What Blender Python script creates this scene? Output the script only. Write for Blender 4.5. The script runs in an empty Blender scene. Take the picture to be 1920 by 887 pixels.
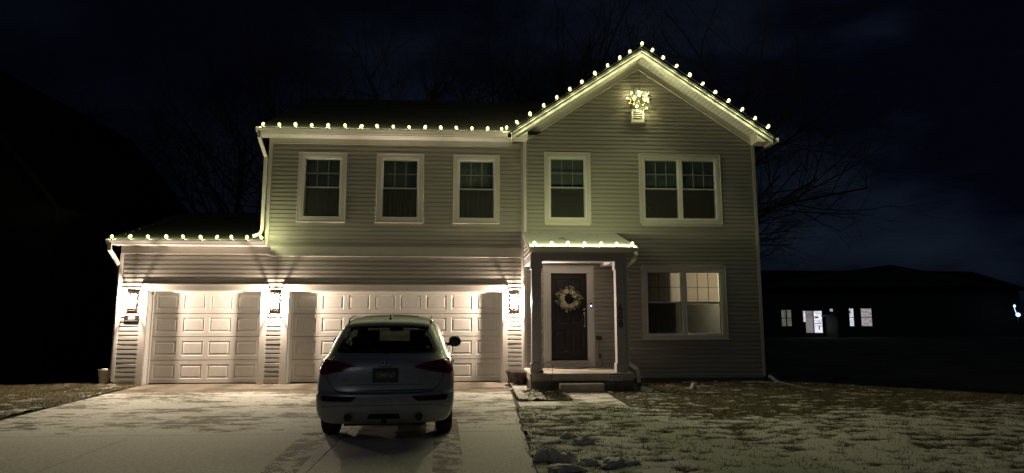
import bpy, bmesh, math, random
from mathutils import Vector, Matrix, noise
from mathutils.bvhtree import BVHTree
random.seed(7)
PI = math.pi
S = bpy.context.scene
COL = S.collection
R = math.radians

# ---------------------------------------------------------------- materials
def newmat(name):
    m = bpy.data.materials.new(name); m.use_nodes = True
    nt = m.node_tree; b = nt.nodes['Principled BSDF']
    return m, nt, b
def N(nt, t, **kw):
    n = nt.nodes.new(t)
    for k, v in kw.items():
        if k in n.inputs: n.inputs[k].default_value = v
        else: setattr(n, k, v)
    return n
def L(nt, a, b): nt.links.new(a, b)
def coords(nt, scale=(1,1,1), kind='Object'):
    tc = N(nt, 'ShaderNodeTexCoord'); mp = N(nt, 'ShaderNodeMapping'); mp.inputs['Scale'].default_value = scale
    L(nt, tc.outputs[kind], mp.inputs[0]); return mp.outputs[0]
def noi(nt, vec, scale, detail=4, rough=.55):
    n = N(nt, 'ShaderNodeTexNoise'); n.inputs['Scale'].default_value = scale
    n.inputs['Detail'].default_value = detail; n.inputs['Roughness'].default_value = rough
    L(nt, vec, n.inputs['Vector']); return n.outputs[0]
def ramp(nt, fac, stops):
    r = N(nt, 'ShaderNodeValToRGB'); e = r.color_ramp.elements
    while len(e) < len(stops): e.new(.5)
    for i, (p, c) in enumerate(stops):
        e[i].position = p; e[i].color = (c if isinstance(c, tuple) else (c, c, c)) + (1,)
    L(nt, fac, r.inputs[0]); return r.outputs[0]
def math_(nt, op, a, b=None, c=None):
    n = N(nt, 'ShaderNodeMath', operation=op)
    for i, v in enumerate((a, b, c)):
        if v is None: continue
        if hasattr(v, 'links'): L(nt, v, n.inputs[i])
        else: n.inputs[i].default_value = v
    return n.outputs[0]
def mixc(nt, f, a, b):
    n = N(nt, 'ShaderNodeMix', data_type='RGBA')
    if hasattr(f, 'links'): L(nt, f, n.inputs[0])
    else: n.inputs[0].default_value = f
    for i, v in ((6, a), (7, b)):
        if hasattr(v, 'links'): L(nt, v, n.inputs[i])
        else: n.inputs[i].default_value = v + (1,)
    return n.outputs[2]
def bump(nt, b, h, strength=.3, dist=.01):
    n = N(nt, 'ShaderNodeBump'); n.inputs['Strength'].default_value = strength; n.inputs['Distance'].default_value = dist
    L(nt, h, n.inputs['Height']); L(nt, n.outputs[0], b.inputs['Normal'])
def simple(name, c, rough=.5, var=.12, scale=6, metal=0, spec=.5, bmp=0, bs=60, stretch=(1,1,1)):
    m, nt, b = newmat(name)
    v = coords(nt, stretch)
    f = noi(nt, v, scale, 5)
    lo = tuple(x*(1-var) for x in c); hi = tuple(min(1, x*(1+var)) for x in c)
    L(nt, ramp(nt, f, [(.3, lo), (.7, hi)]), b.inputs['Base Color'])
    b.inputs['Roughness'].default_value = rough; b.inputs['Metallic'].default_value = metal
    b.inputs['Specular IOR Level'].default_value = spec
    if bmp: bump(nt, b, noi(nt, v, bs, 3), bmp, .004)
    return m
def emis(name, c, s):
    m, nt, b = newmat(name); b.inputs['Base Color'].default_value = c + (1,)
    b.inputs['Emission Color'].default_value = c + (1,); b.inputs['Emission Strength'].default_value = s
    return m
def glassmat(name, tint=(.8,.85,.85), refl=.08, rough=.02):
    m = bpy.data.materials.new(name); m.use_nodes = True; nt = m.node_tree; nt.nodes.clear()
    o = N(nt, 'ShaderNodeOutputMaterial'); t = N(nt, 'ShaderNodeBsdfTransparent'); t.inputs[0].default_value = tint + (1,)
    g = N(nt, 'ShaderNodeBsdfGlossy'); g.inputs['Roughness'].default_value = rough
    lw = N(nt, 'ShaderNodeLayerWeight'); lw.inputs[0].default_value = .5
    fr = N(nt, 'ShaderNodeMath', operation='MULTIPLY_ADD'); fr.inputs[1].default_value = .6; fr.inputs[2].default_value = .035
    pw = N(nt, 'ShaderNodeMath', operation='POWER'); pw.inputs[1].default_value = 4; L(nt, lw.outputs['Facing'], pw.inputs[0]); L(nt, pw.outputs[0], fr.inputs[0])
    mx = N(nt, 'ShaderNodeMixShader'); L(nt, fr.outputs[0], mx.inputs[0]); L(nt, t.outputs[0], mx.inputs[1]); L(nt, g.outputs[0], mx.inputs[2])
    L(nt, mx.outputs[0], o.inputs[0]); return m

LAMP_C = (1.0, .81, .65)
BULB_C = (.96, 1.0, .50)
M = {}
M['siding'] = simple('vinyl_siding', (.345,.325,.285), .55, .05, 3, bmp=.15, bs=30, stretch=(.3,1,8))
M['trim'] = simple('cream_trim', (.62,.585,.52), .5, .05, 4)
M['white'] = simple('white_vinyl', (.74,.73,.70), .42, .04, 5)
M['doorwhite'] = simple('garage_door_paint', (.68,.655,.61), .5, .05, 7, bmp=.12, bs=120, stretch=(1,1,.3))
M['gutter'] = simple('gutter_enamel', (.68,.65,.58), .35, .05, 5)
M['foundation'] = simple('foundation_concrete', (.13,.125,.12), .9, .25, 9, bmp=.4)
M['porch'] = simple('porch_concrete', (.42,.38,.32), .85, .15, 8, bmp=.3)
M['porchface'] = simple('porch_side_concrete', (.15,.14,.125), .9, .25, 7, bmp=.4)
M['colpaint'] = simple('column_paint', (.40,.395,.40), .5, .04, 4)
M['frontdoor'] = simple('front_door_paint', (.015,.0125,.0135), .5, .1, 5, spec=.35)
M['metal'] = simple('lantern_bronze', (.30,.24,.19), .5, .2, 20, metal=.2)
M['nickel'] = simple('nickel', (.5,.47,.42), .3, .1, 20, metal=1)
M['black'] = simple('black_plastic', (.02,.02,.02), .45, .1, 10)
M['plaque'] = simple('plaque_black', (.006,.004,.004), .8, .1, 10, spec=.1)
M['plaquew'] = simple('plaque_white', (.30,.285,.255), .8, .05, 10)
M['screen'] = None
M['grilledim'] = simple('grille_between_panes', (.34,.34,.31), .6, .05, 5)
M['void'] = simple('dark_room', (.03,.03,.03), .9, .1, 3)
M['blind'] = simple('window_blind', (.34,.34,.30), .6, .05, 8)
M['pane'] = glassmat('window_glass')
M['lantern_glass'] = glassmat('lantern_glass', (.95,.93,.9))
def clearbulb(name, c, s):
    # clear glass envelope glowing round a filament (the filament is the point lamp inside it)
    m = bpy.data.materials.new(name); m.use_nodes = True; nt = m.node_tree; nt.nodes.clear()
    o = N(nt, 'ShaderNodeOutputMaterial'); t = N(nt, 'ShaderNodeBsdfTransparent'); e = N(nt, 'ShaderNodeEmission')
    e.inputs[0].default_value = c + (1,); e.inputs[1].default_value = s; a = N(nt, 'ShaderNodeAddShader')
    L(nt, t.outputs[0], a.inputs[0]); L(nt, e.outputs[0], a.inputs[1]); L(nt, a.outputs[0], o.inputs[0])
    m.cycles.emission_sampling = 'NONE'; return m
M['lampbulb'] = clearbulb('lantern_bulb', (1, .9, .75), 6)
M['bulb'] = clearbulb('string_bulb', (1, .84, .32), 1.9)
M['wbulb'] = clearbulb('wreath_bulb', (1.0,.84,.45), 1.0)
LIGHTS = {}
def filament(name, c, energy, rad, parent, loc):
    if name not in LIGHTS:
        d = bpy.data.lights.new(name, 'POINT'); d.energy = energy; d.color = c; d.shadow_soft_size = rad; LIGHTS[name] = d
    o = bpy.data.objects.new(name, LIGHTS[name]); COL.objects.link(o); o.parent = parent; o.location = loc; return o
M['cable'] = simple('green_wire', (.01,.016,.01), .5, .1, 30)
M['room'] = simple('room_wall_paint', (.24,.22,.17), .8, .05, 2)
M['bark'] = simple('bark', (.07,.055,.045), .9, .3, 12, bmp=.5)
M['twig'] = simple('bare_twigs', (.05,.042,.038), .9, .2, 12)
M['grass'] = simple('winter_grass', (.15,.125,.055), .8, .5, 1.5)
M['pot'] = simple('barrel_planter', (.06,.038,.03), .75, .4, 9, bmp=.5, stretch=(1,1,.2))
M['soil'] = simple('potting_soil', (.04,.03,.025), .95, .3, 40, bmp=.6)
M['iron'] = simple('wrought_iron', (.012,.012,.012), .5, .1, 20)
M['matrubber'] = simple('door_mat', (.05,.045,.035), .95, .4, 60, bmp=.6)
M['leafpale'] = simple('pale_leaves', (.32,.29,.2), .6, .4, 8)
M['leafdark'] = simple('sage_leaves', (.1,.11,.06), .6, .4, 8)
M['flower'] = simple('cream_flowers', (.66,.61,.48), .6, .1, 10)
M['ornament_gold'] = simple('gold_ornament', (.5,.28,.07), .2, .1, 5, metal=.9)
M['ornament_dark'] = simple('bronze_ornament', (.05,.02,.01), .15, .1, 5, metal=.4)
M['bucket'] = simple('white_plastic_pail', (.5,.48,.46), .5, .1, 6)
M['snowpure'] = simple('packed_snow', (.66,.64,.58), .8, .3, 22, bmp=1, bs=55)
M['mulch'] = simple('dark_mulch', (.06,.045,.035), .95, .5, 30, bmp=1)
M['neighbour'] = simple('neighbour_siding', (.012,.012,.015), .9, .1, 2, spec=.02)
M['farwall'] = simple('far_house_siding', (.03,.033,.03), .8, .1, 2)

def screen_mat():
    m = bpy.data.materials.new('insect_screen'); m.use_nodes = True; nt = m.node_tree; nt.nodes.clear()
    o = N(nt, 'ShaderNodeOutputMaterial'); t = N(nt, 'ShaderNodeBsdfTransparent')
    d = N(nt, 'ShaderNodeBsdfDiffuse'); d.inputs[0].default_value = (.085,.085,.08,1)
    mx = N(nt, 'ShaderNodeMixShader'); mx.inputs[0].default_value = .5
    L(nt, t.outputs[0], mx.inputs[1]); L(nt, d.outputs[0], mx.inputs[2]); L(nt, mx.outputs[0], o.inputs[0]); return m
M['screen'] = screen_mat()

def shingle(name, snow):
    m, nt, b = newmat(name)
    v = coords(nt)
    br = N(nt, 'ShaderNodeTexBrick'); L(nt, coords(nt, (1,1,1), 'UV'), br.inputs['Vector'])
    br.inputs['Scale'].default_value = 1; br.inputs['Brick Width'].default_value = .33; br.inputs['Row Height'].default_value = .14
    br.inputs['Mortar Size'].default_value = .006; br.inputs['Color1'].default_value = (.045,.043,.038,1)
    br.inputs['Color2'].default_value = (.028,.027,.025,1); br.inputs['Mortar'].default_value = (.008,.008,.008,1)
    n1 = noi(nt, v, 2.2, 6, .65); n2 = noi(nt, v, 22, 4, .6)
    s = math_(nt, 'ADD', math_(nt, 'MULTIPLY', n1, .75), math_(nt, 'MULTIPLY', n2, .25))
    f = ramp(nt, s, [(snow, 0.0), (snow+.05, 1.0)])
    L(nt, mixc(nt, f, br.outputs[0], (.6,.6,.58)), b.inputs['Base Color'])
    b.inputs['Roughness'].default_value = .95; b.inputs['Specular IOR Level'].default_value = .15
    bump(nt, b, math_(nt, 'ADD', br.outputs[1], n2), .5, .01)
    return m
M['shingle'] = shingle('roof_shingles', .66)
M['shingle_dark'] = simple('dark_shingles', (.003,.003,.003), .95, .3, 3, spec=.02)
M['shingle_snow'] = shingle('snowy_shingles', .37)

def drive_mat():
    m, nt, b = newmat('driveway_concrete')
    v = coords(nt); sep = N(nt, 'ShaderNodeSeparateXYZ'); L(nt, v, sep.inputs[0]); X, Y = sep.outputs[0], sep.outputs[1]
    big = noi(nt, coords(nt, (.55, 1.5, 1)), 1.1, 3, .6)
    streak = noi(nt, coords(nt, (1.2, 2.6, 1)), 1.9, 10, .78)
    fine = noi(nt, v, 26, 4, .7); grit = ramp(nt, noi(nt, v, 34, 4, .8), [(.42, 0.0), (.60, 1.0)])
    base = ramp(nt, noi(nt, v, 3, 6, .6), [(.3, (.13,.108,.08)), (.7, (.27,.225,.165))])
    # amount of snow along the drive: swept bare by the doors, patchy, then even further out
    cov = N(nt, 'ShaderNodeMapRange'); cov.interpolation_type = 'SMOOTHSTEP'; L(nt, Y, cov.inputs[0])
    for i, x in ((1, -.55), (2, -2.1), (3, -.22), (4, .025)): cov.inputs[i].default_value = x
    cov2 = N(nt, 'ShaderNodeMapRange'); cov2.interpolation_type = 'SMOOTHSTEP'; L(nt, Y, cov2.inputs[0])
    for i, x in ((1, -5.6), (2, -6.5), (3, 0), (4, .14)): cov2.inputs[i].default_value = x
    s = math_(nt, 'ADD', math_(nt, 'MULTIPLY', streak, .62), math_(nt, 'MULTIPLY', big, .38))
    s = math_(nt, 'ADD', s, cov.outputs[0]); s = math_(nt, 'ADD', s, cov2.outputs[0])
    s = math_(nt, 'ADD', s, math_(nt, 'MULTIPLY', math_(nt, 'SUBTRACT', fine, .5), .09))
    # tyre tracks, pressed into the snow by the car's wheels
    def track(cx, w, y0, dark):
        d = math_(nt, 'ABSOLUTE', math_(nt, 'SUBTRACT', math_(nt, 'ADD', X, math_(nt, 'MULTIPLY', math_(nt, 'ADD', Y, 6.), .045)), cx))
        ins = math_(nt, 'LESS_THAN', d, w)
        far = math_(nt, 'LESS_THAN', Y, y0)
        tread = N(nt, 'ShaderNodeTexWave'); tread.wave_type = 'BANDS'; tread.bands_direction = 'DIAGONAL'
        L(nt, coords(nt, (2.6, 1.6, 0)), tread.inputs['Vector']); tread.inputs['Scale'].default_value = 5.2
        tread.inputs['Distortion'].default_value = 3.5; tread.inputs['Detail'].default_value = 2
        t = math_(nt, 'MULTIPLY_ADD', tread.outputs[1], .5, .3)
        t = math_(nt, 'MULTIPLY', t, ramp(nt, noi(nt, v, 6, 5, .65), [(.40, 0.0), (.62, .75)]))
        return math_(nt, 'MULTIPLY', math_(nt, 'MULTIPLY', ins, far), math_(nt, 'MULTIPLY', t, dark))
    tr = math_(nt, 'ADD', track(-.30, .17, -4.6, 1.0), track(-2.05, .19, -6.0, .95))
    s = math_(nt, 'SUBTRACT', s, tr)
    f = ramp(nt, s, [(.488, 0.0), (.512, 1.0)])
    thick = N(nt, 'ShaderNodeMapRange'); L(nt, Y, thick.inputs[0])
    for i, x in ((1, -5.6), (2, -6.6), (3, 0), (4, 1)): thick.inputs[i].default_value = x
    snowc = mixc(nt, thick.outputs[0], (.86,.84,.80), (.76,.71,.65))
    glint = ramp(nt, N_white(nt, v), [(.945, 0.0), (.955, 1.0)])
    snowc = mixc(nt, math_(nt, 'MULTIPLY', glint, .75), snowc, (.97,.97,.97))
    snowc = mixc(nt, math_(nt, 'MULTIPLY', grit, .6), snowc, (.36,.33,.29))
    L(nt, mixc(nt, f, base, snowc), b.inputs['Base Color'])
    b.inputs['Roughness'].default_value = .8
    bump(nt, b, math_(nt, 'ADD', math_(nt, 'MULTIPLY', f, .8), math_(nt, 'ADD', math_(nt, 'MULTIPLY', grit, .5), math_(nt, 'MULTIPLY', fine, .5))), .55, .012)
    return m
def N_white(nt, v):
    vo = N(nt, 'ShaderNodeTexVoronoi'); vo.inputs['Scale'].default_value = 42; L(nt, v, vo.inputs['Vector'])
    wn = N(nt, 'ShaderNodeSeparateColor'); L(nt, vo.outputs['Color'], wn.inputs[0])
    d = math_(nt, 'LESS_THAN', vo.outputs['Distance'], .42)
    return math_(nt, 'MULTIPLY', wn.outputs[0], d)
M['drive'] = drive_mat()

def lawn_mat():
    m, nt, b = newmat('snowy_lawn')
    v = coords(nt)
    at = N(nt, 'ShaderNodeAttribute'); at.attribute_name = 'snow'
    f1 = noi(nt, v, 30, 5, .7); f2 = noi(nt, v, 110, 3, .7)
    s = math_(nt, 'ADD', at.outputs['Fac'], math_(nt, 'MULTIPLY', math_(nt, 'SUBTRACT', f1, .5), .55))
    f = ramp(nt, s, [(.36, 0.0), (.60, 1.0)])
    g = ramp(nt, f1, [(.3, (.035,.028,.013)), (.7, (.13,.105,.05))])
    sn = mixc(nt, math_(nt, 'MULTIPLY', f2, .7), (.66,.64,.57), (.40,.385,.335))
    glint = ramp(nt, N_white(nt, v), [(.975, 0.0), (.98, 1.0)])
    sn = mixc(nt, math_(nt, 'MULTIPLY', glint, .7), sn, (.85,.85,.85))
    L(nt, mixc(nt, f, g, sn), b.inputs['Base Color']); b.inputs['Roughness'].default_value = .85
    bump(nt, b, math_(nt, 'ADD', f1, f2), .6, .015)
    return m
M['lawn'] = lawn_mat()
M['ground'] = simple('dormant_ground', (.09,.085,.06), .95, .4, .7, bmp=.5)

def paint_mat():
    m, nt, b = newmat('silver_white_paint')
    v = coords(nt)
    dirt = noi(nt, v, 3.5, 6, .7)
    L(nt, ramp(nt, dirt, [(.3, (.30,.32,.35)), (.75, (.41,.43,.46))]), b.inputs['Base Color'])
    b.inputs['Metallic'].default_value = .25; b.inputs['Roughness'].default_value = .38
    b.inputs['Coat Weight'].default_value = .7; b.inputs['Coat Roughness'].default_value = .12
    return m
M['paint'] = paint_mat()
def frost_mat():
    m, nt, b = newmat('frosted_roof_paint')
    v = coords(nt)
    n = noi(nt, v, 9, 6, .7)
    L(nt, ramp(nt, n, [(.35, (.32,.34,.34)), (.65, (.6,.62,.62))]), b.inputs['Base Color'])
    b.inputs['Roughness'].default_value = .7
    return m
M['frost'] = frost_mat()
M['carblack'] = simple('car_black_trim', (.012,.012,.013), .4, .1, 8)
M['tyre'] = simple('tyre_rubber', (.012,.012,.012), .85, .2, 20, bmp=.4)
M['alloy'] = simple('alloy', (.35,.35,.36), .3, .1, 8, metal=.9)
M['tail'] = simple('tail_light_plastic', (.19,.006,.010), .12, .15, 9, spec=.7)
M['chrome'] = simple('chrome', (.6,.6,.62), .12, .05, 8, metal=1)
M['carglass'] = glassmat('tinted_glass', (.54,.57,.54), .08)
M['cloth'] = simple('dark_upholstery', (.02,.02,.022), .9, .1, 8)
M['platemat'] = simple('licence_plate', (.07,.07,.075), .5, .1, 8)
M['plateink'] = simple('plate_ink', (.32,.33,.34), .5, .1, 8)
M['signw'] = simple('sign_board', (.5,.52,.53), .5, .05, 8)

# ---------------------------------------------------------------- mesh builder
class MB:
    def __init__(s): s.bm = bmesh.new(); s.m = 0
    def quad(s, *p):
        vs = [s.bm.verts.new(Vector(q)) for q in p]
        f = s.bm.faces.new(vs); f.material_index = s.m; return f
    def box(s, x0, x1, y0, y1, z0, z1):
        v = [s.bm.verts.new((x, y, z)) for x in (x0, x1) for y in (y0, y1) for z in (z0, z1)]
        for q in ((0,1,3,2), (4,6,7,5), (0,4,5,1), (2,3,7,6), (0,2,6,4), (1,5,7,3)):
            f = s.bm.faces.new([v[i] for i in q]); f.material_index = s.m
        return s
    def prism(s, poly, a, b, ax='y'):
        def P(u, v, t): return (u, t, v) if ax == 'y' else ((t, u, v) if ax == 'x' else (u, v, t))
        A = [s.bm.verts.new(P(u, v, a)) for u, v in poly]; B = [s.bm.verts.new(P(u, v, b)) for u, v in poly]
        n = len(poly); fs = [s.bm.faces.new(A), s.bm.faces.new(B[::-1])]
        for i in range(n): fs.append(s.bm.faces.new((A[i], B[i], B[(i+1) % n], A[(i+1) % n])))
        for f in fs: f.material_index = s.m
        return s
    def tube(s, pts, r, n=8, closed=False, cap=True):
        pts = [Vector(p) for p in pts]; rs = r if isinstance(r, (list, tuple)) else [r]*len(pts)
        rings = []; prev = None
        for i, p in enumerate(pts):
            if closed: d = pts[(i+1) % len(pts)] - pts[i-1]
            else: d = pts[min(i+1, len(pts)-1)] - pts[max(i-1, 0)]
            d.normalize()
            if prev is None:
                u = d.cross(Vector((0, 0, 1)));
                if u.length < .05: u = d.cross(Vector((1, 0, 0)))
            else: u = prev - d*prev.dot(d)
            u.normalize(); prev = u; w = d.cross(u)
            rings.append([s.bm.verts.new(p + (u*math.cos(2*PI*k/n) + w*math.sin(2*PI*k/n))*rs[i]) for k in range(n)])
        m = len(rings)
        for i in range(m if closed else m-1):
            a, b = rings[i], rings[(i+1) % m]
            for k in range(n):
                f = s.bm.faces.new((a[k], a[(k+1) % n], b[(k+1) % n], b[k])); f.material_index = s.m; f.smooth = n > 5
        if cap and not closed:
            for rr in (rings[0], rings[-1][::-1]):
                f = s.bm.faces.new(rr); f.material_index = s.m
        return s
    def rtube(s, pts, w, h):   # rectangular pipe (downspout)
        pts = [Vector(p) for p in pts]; rings = []
        for i, p in enumerate(pts):
            d = (pts[min(i+1, len(pts)-1)] - pts[max(i-1, 0)]).normalized()
            u = Vector((0, 1, 0)); u = (u - d*u.dot(d)).normalized(); v = d.cross(u)
            rings.append([s.bm.verts.new(p + u*a*h/2 + v*b*w/2) for a, b in ((-1,-1), (1,-1), (1,1), (-1,1))])
        for a, b in zip(rings, rings[1:]):
            for k in range(4):
                f = s.bm.faces.new((a[k], a[(k+1) % 4], b[(k+1) % 4], b[k])); f.material_index = s.m
        s.bm.faces.new(rings[0]).material_index = s.m; s.bm.faces.new(rings[-1][::-1]).material_index = s.m
        return s
    def lathe(s, prof, c=(0,0,0), n=20, smooth=True):
        c = Vector(c); rings = []
        for r, z in prof:
            rings.append([s.bm.verts.new(c + Vector((r*math.cos(2*PI*k/n), r*math.sin(2*PI*k/n), z))) for k in range(n)])
        for a, b in zip(rings, rings[1:]):
            for k in range(n):
                f = s.bm.faces.new((a[k], a[(k+1) % n], b[(k+1) % n], b[k])); f.material_index = s.m; f.smooth = smooth
        return s
    def ball(s, c, r, seg=8, rings=6, sc=(1,1,1)):
        mt = Matrix.Translation(c) @ Matrix.Diagonal((r*sc[0], r*sc[1], r*sc[2], 1))
        g = bmesh.ops.create_uvsphere(s.bm, u_segments=seg, v_segments=rings, radius=1, matrix=mt)
        for v in g['verts']:
            for f in v.link_faces: f.material_index = s.m; f.smooth = True
        return s
    def build(s, name, mats, parent=None, bevel=0, smooth=False, fix=True):
        if fix: bmesh.ops.recalc_face_normals(s.bm, faces=s.bm.faces[:])
        me = bpy.data.meshes.new(name); s.bm.to_mesh(me); s.bm.free()
        for m in (mats if isinstance(mats, (list, tuple)) else [mats]): me.materials.append(M[m] if isinstance(m, str) else m)
        o = bpy.data.objects.new(name, me); COL.objects.link(o)
        if smooth:
            for p in me.polygons: p.use_smooth = True
        if bevel:
            b = o.modifiers.new('bevel', 'BEVEL'); b.width = bevel; b.segments = 2; b.limit_method = 'ANGLE'
        if parent: o.parent = parent
        return o
def tag(o, label=None, cat=None, group=None, kind=None):
    if label: o['label'] = label
    if cat: o['category'] = cat
    if group: o['group'] = group
    if kind: o['kind'] = kind
    return o
def thing(name, label, cat, loc=(0,0,0), group=None, rotz=0):
    o = bpy.data.objects.new(name, None); COL.objects.link(o); o.location = loc; o.rotation_euler = (0,0,rotz)
    o.empty_display_size = .2
    return tag(o, label, cat, group)
def copy_tree(o, parent=None, depth=0):
    c = o.copy(); COL.objects.link(c); c.parent = parent
    for ch in o.children: copy_tree(ch, c, depth+1)
    return c
def text_mesh(txt, size, depth, mat, name, parent, loc, rot=(PI/2,0,0), align='CENTER', sx=1.0, bold=0):
    cu = bpy.data.curves.new(name, 'FONT'); cu.body = txt; cu.size = size; cu.extrude = depth; cu.align_x = align; cu.align_y = 'CENTER'
    cu.offset = bold
    t = bpy.data.objects.new(name+'_tmp', cu); COL.objects.link(t)
    dg = bpy.context.evaluated_depsgraph_get(); me = bpy.data.meshes.new_from_object(t.evaluated_get(dg))
    bpy.data.objects.remove(t); bpy.data.curves.remove(cu)
    for v in me.vertices: v.co.x *= sx
    me.materials.clear(); me.materials.append(M[mat])
    o = bpy.data.objects.new(name, me); COL.objects.link(o); o.location = loc; o.rotation_euler = rot; o.parent = parent
    return o

# ---------------------------------------------------------------- terrain
def smooth(t): t = max(0, min(1, t)); return t*t*(3-2*t)
def gz(x, y):
    z = .014*min(y, 0)
    if y < -15: z = -.21 + (y+15)*.002
    # the yard falls away beyond the right corner of the house into a swale
    d = ((x-6.9)*.66 + (y+.4)*.75)
    if x > 6: z -= .75*smooth(d/6)*(1-smooth((d-12)/15))
    d2 = (-(x+8.3)*.25 + (y+.1)*1.)
    if x < -8: z -= .5*smooth(d2/5)*(1-smooth((d2-12)/15))
    return z
mb = MB()
def axis(a, b, step, far, growth=1.35):
    xs = []; x = a
    while x <= b+1e-6: xs.append(x); x += step
    st = step; x = xs[-1]
    while x < far: st *= growth; x += st; xs.append(x)
    st = step; x = a; pre = []
    while x > -far: st *= growth; x -= st; pre.append(x)
    return pre[::-1] + xs
xs = axis(-14, 16, 1.0, 400); ys = axis(-12, 16, 1.0, 400)
vv = [[mb.bm.verts.new((x, y, gz(x, y) - .035)) for y in ys] for x in xs]
for i in range(len(xs)-1):
    for j in range(len(ys)-1):
        f = mb.bm.faces.new((vv[i][j], vv[i+1][j], vv[i+1][j+1], vv[i][j+1])); f.smooth = True
tag(mb.build('ground', 'ground'), kind='structure')

DX0, DX1 = -7.30, .86
def dedge(y):   # left edge of the drive widens slightly towards the road
    return -7.32 + (.05*max(0, -y-.5))
def drive_right(y): return .90 - .02*min(0, y)*-1 if y > -20 else .5
mb = MB()
# slabs with open joints
jx = [-7.3, -4.45, -1.66, .88]; jy = [.25, -3.05, -6.10, -9.15, -12.2, -15.2]
for i in range(3):
    for j in range(5):
        def ex(k, y):
            if k == 0: return dedge(y)
            if k == 3: return .93 + .025*y if y > -9 else .70
            return jx[k]
        y1, y0 = jy[j]-.006*(j > 0), jy[j+1]+.006
        n = 6
        for q in range(n):
            a, b_ = y1 + (y0-y1)*q/n, y1 + (y0-y1)*(q+1)/n
            def P(k, y, s, z=0): return (ex(k, y)+s*.006, y, gz(0, y)+z)
            mb.quad(P(i, a, 1), P(i+1, a, -1), P(i+1, b_, -1), P(i, b_, 1))
            mb.quad(P(i+1, a, -1), P(i+1, a, -1, -.06), P(i+1, b_, -1, -.06), P(i+1, b_, -1))
            mb.quad(P(i, a, 1), P(i, b_, 1), P(i, b_, 1, -.06), P(i, a, 1, -.06))
        mb.quad(P(i, y0, 1), P(i+1, y0, -1), P(i+1, y0, -1, -.06), P(i, y0, 1, -.06))
        mb.quad(P(i, y1, 1), P(i+1, y1, -1), P(i+1, y1, -1, -.06), P(i, y1, 1, -.06))
tag(mb.build('driveway', 'drive'), kind='structure')
# road across the bottom of the drive (behind the camera)
mb = MB(); mb.box(-60, 60, -23, -15.3, -.35, -.232)
M['asphalt'] = simple('asphalt', (.05,.05,.052), .9, .2, 20, bmp=.4)
tag(mb.build('road', 'asphalt'), kind='structure')
# garden path from the drive to the porch step
mb = MB()
def slab(x0, x1, y0, y1):
    v = lambda x, y, z: (x, y, gz(0, y)+z)
    mb.quad(v(x0,y0,.012), v(x1,y0,.012), v(x1,y1,.012), v(x0,y1,.012))
    mb.quad(v(x0,y0,.012), v(x1,y0,.012), v(x1,y0,-.06), v(x0,y0,-.06))
    mb.quad(v(x1,y0,.012), v(x1,y1,.012), v(x1,y1,-.06), v(x1,y0,-.06))
    mb.quad(v(x0,y0,.012), v(x0,y1,.012), v(x0,y1,-.06), v(x0,y0,-.06))
    mb.quad(v(x0,y1,.012), v(x1,y1,.012), v(x1,y1,-.06), v(x0,y1,-.06))
slab(.90, 1.90, -4.12, -3.25); slab(1.912, 2.80, -4.12, -3.05); slab(1.912, 2.80, -3.038, -2.0)
tag(mb.build('path', 'drive'), kind='structure')

# lawns with melted hollows
def fbm(x, y, s, o=4, z=0.): return noise.fractal(Vector((x*s, y*s, z)), 1.0, 2.1, o)
def lawn_h(x, y):
    a = fbm(x*.60, y*1.35, 4.0, 5, 3.1); b = fbm(x, y, .55, 2, 9.); c = fbm(x*.8, y*1.3, 9, 3, 1.)
    return a, b, c
GR = []   # grass spots
def lawn(name, x0, x1, y0, y1, step, inside, bias):
    mb = MB(); lay = mb.bm.verts.layers.float.new('snow')
    nx, ny = int((x1-x0)/step), int((y1-y0)/step)
    g = {}
    for i in range(nx+1):
        for j in range(ny+1):
            x, y = x0+i*step, y0+j*step
            if not inside(x, y): continue
            a, b, c = lawn_h(x, y)
            d = bias(x, y)
            s = .5 + a*.46 + b*.20 + c*.24 + d
            h = .020*smooth((s-.30)/.22) + .005*c + .02*b + .004*a
            v = mb.bm.verts.new((x, y, gz(x, y) + h + .008)); v[lay] = max(0, min(1, s)); g[i, j] = v
            if random.random() < step*step*(260 if s < .55 else 70): GR.append((x, y, gz(x, y)+h, s))
    for (i, j), v in g.items():
        if (i+1, j) in g and (i, j+1) in g and (i+1, j+1) in g:
            f = mb.bm.faces.new((v, g[i+1, j], g[i+1, j+1], g[i, j+1])); f.smooth = True
    return tag(mb.build(name, 'lawn', fix=False), kind='structure')
def in_right(x, y):
    if x < .905+.025*y+.05*fbm(x, y, 3.0, 4, 7.): return False
    if -4.14 < y < -3.23 and x < 2.82: return False
    if 1.90 < x < 2.82 and y > -4.14 and y < -1.9: return False
    if y > -3.23 and x < 1.9: return False
    if y > -.3 and x < 7.1: return False
    if y > -1.86 and x < 3.52: return False
    return True
lawn('lawn', .72, 13, -9.2, -.02, .042, in_right, lambda x, y: .02-.30*smooth((y+6.2)/3.6) + .10*smooth((-y-6)/2.5))
lawn('lawn', -14, -7.2, -6.5, 1.2, .06, lambda x, y: x < dedge(y)-.01 and not (x > -8.02 and y > -.02), lambda x, y: -.34 + .22*smooth((x+9)/1.2)*smooth((-y-1)/3))
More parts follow.
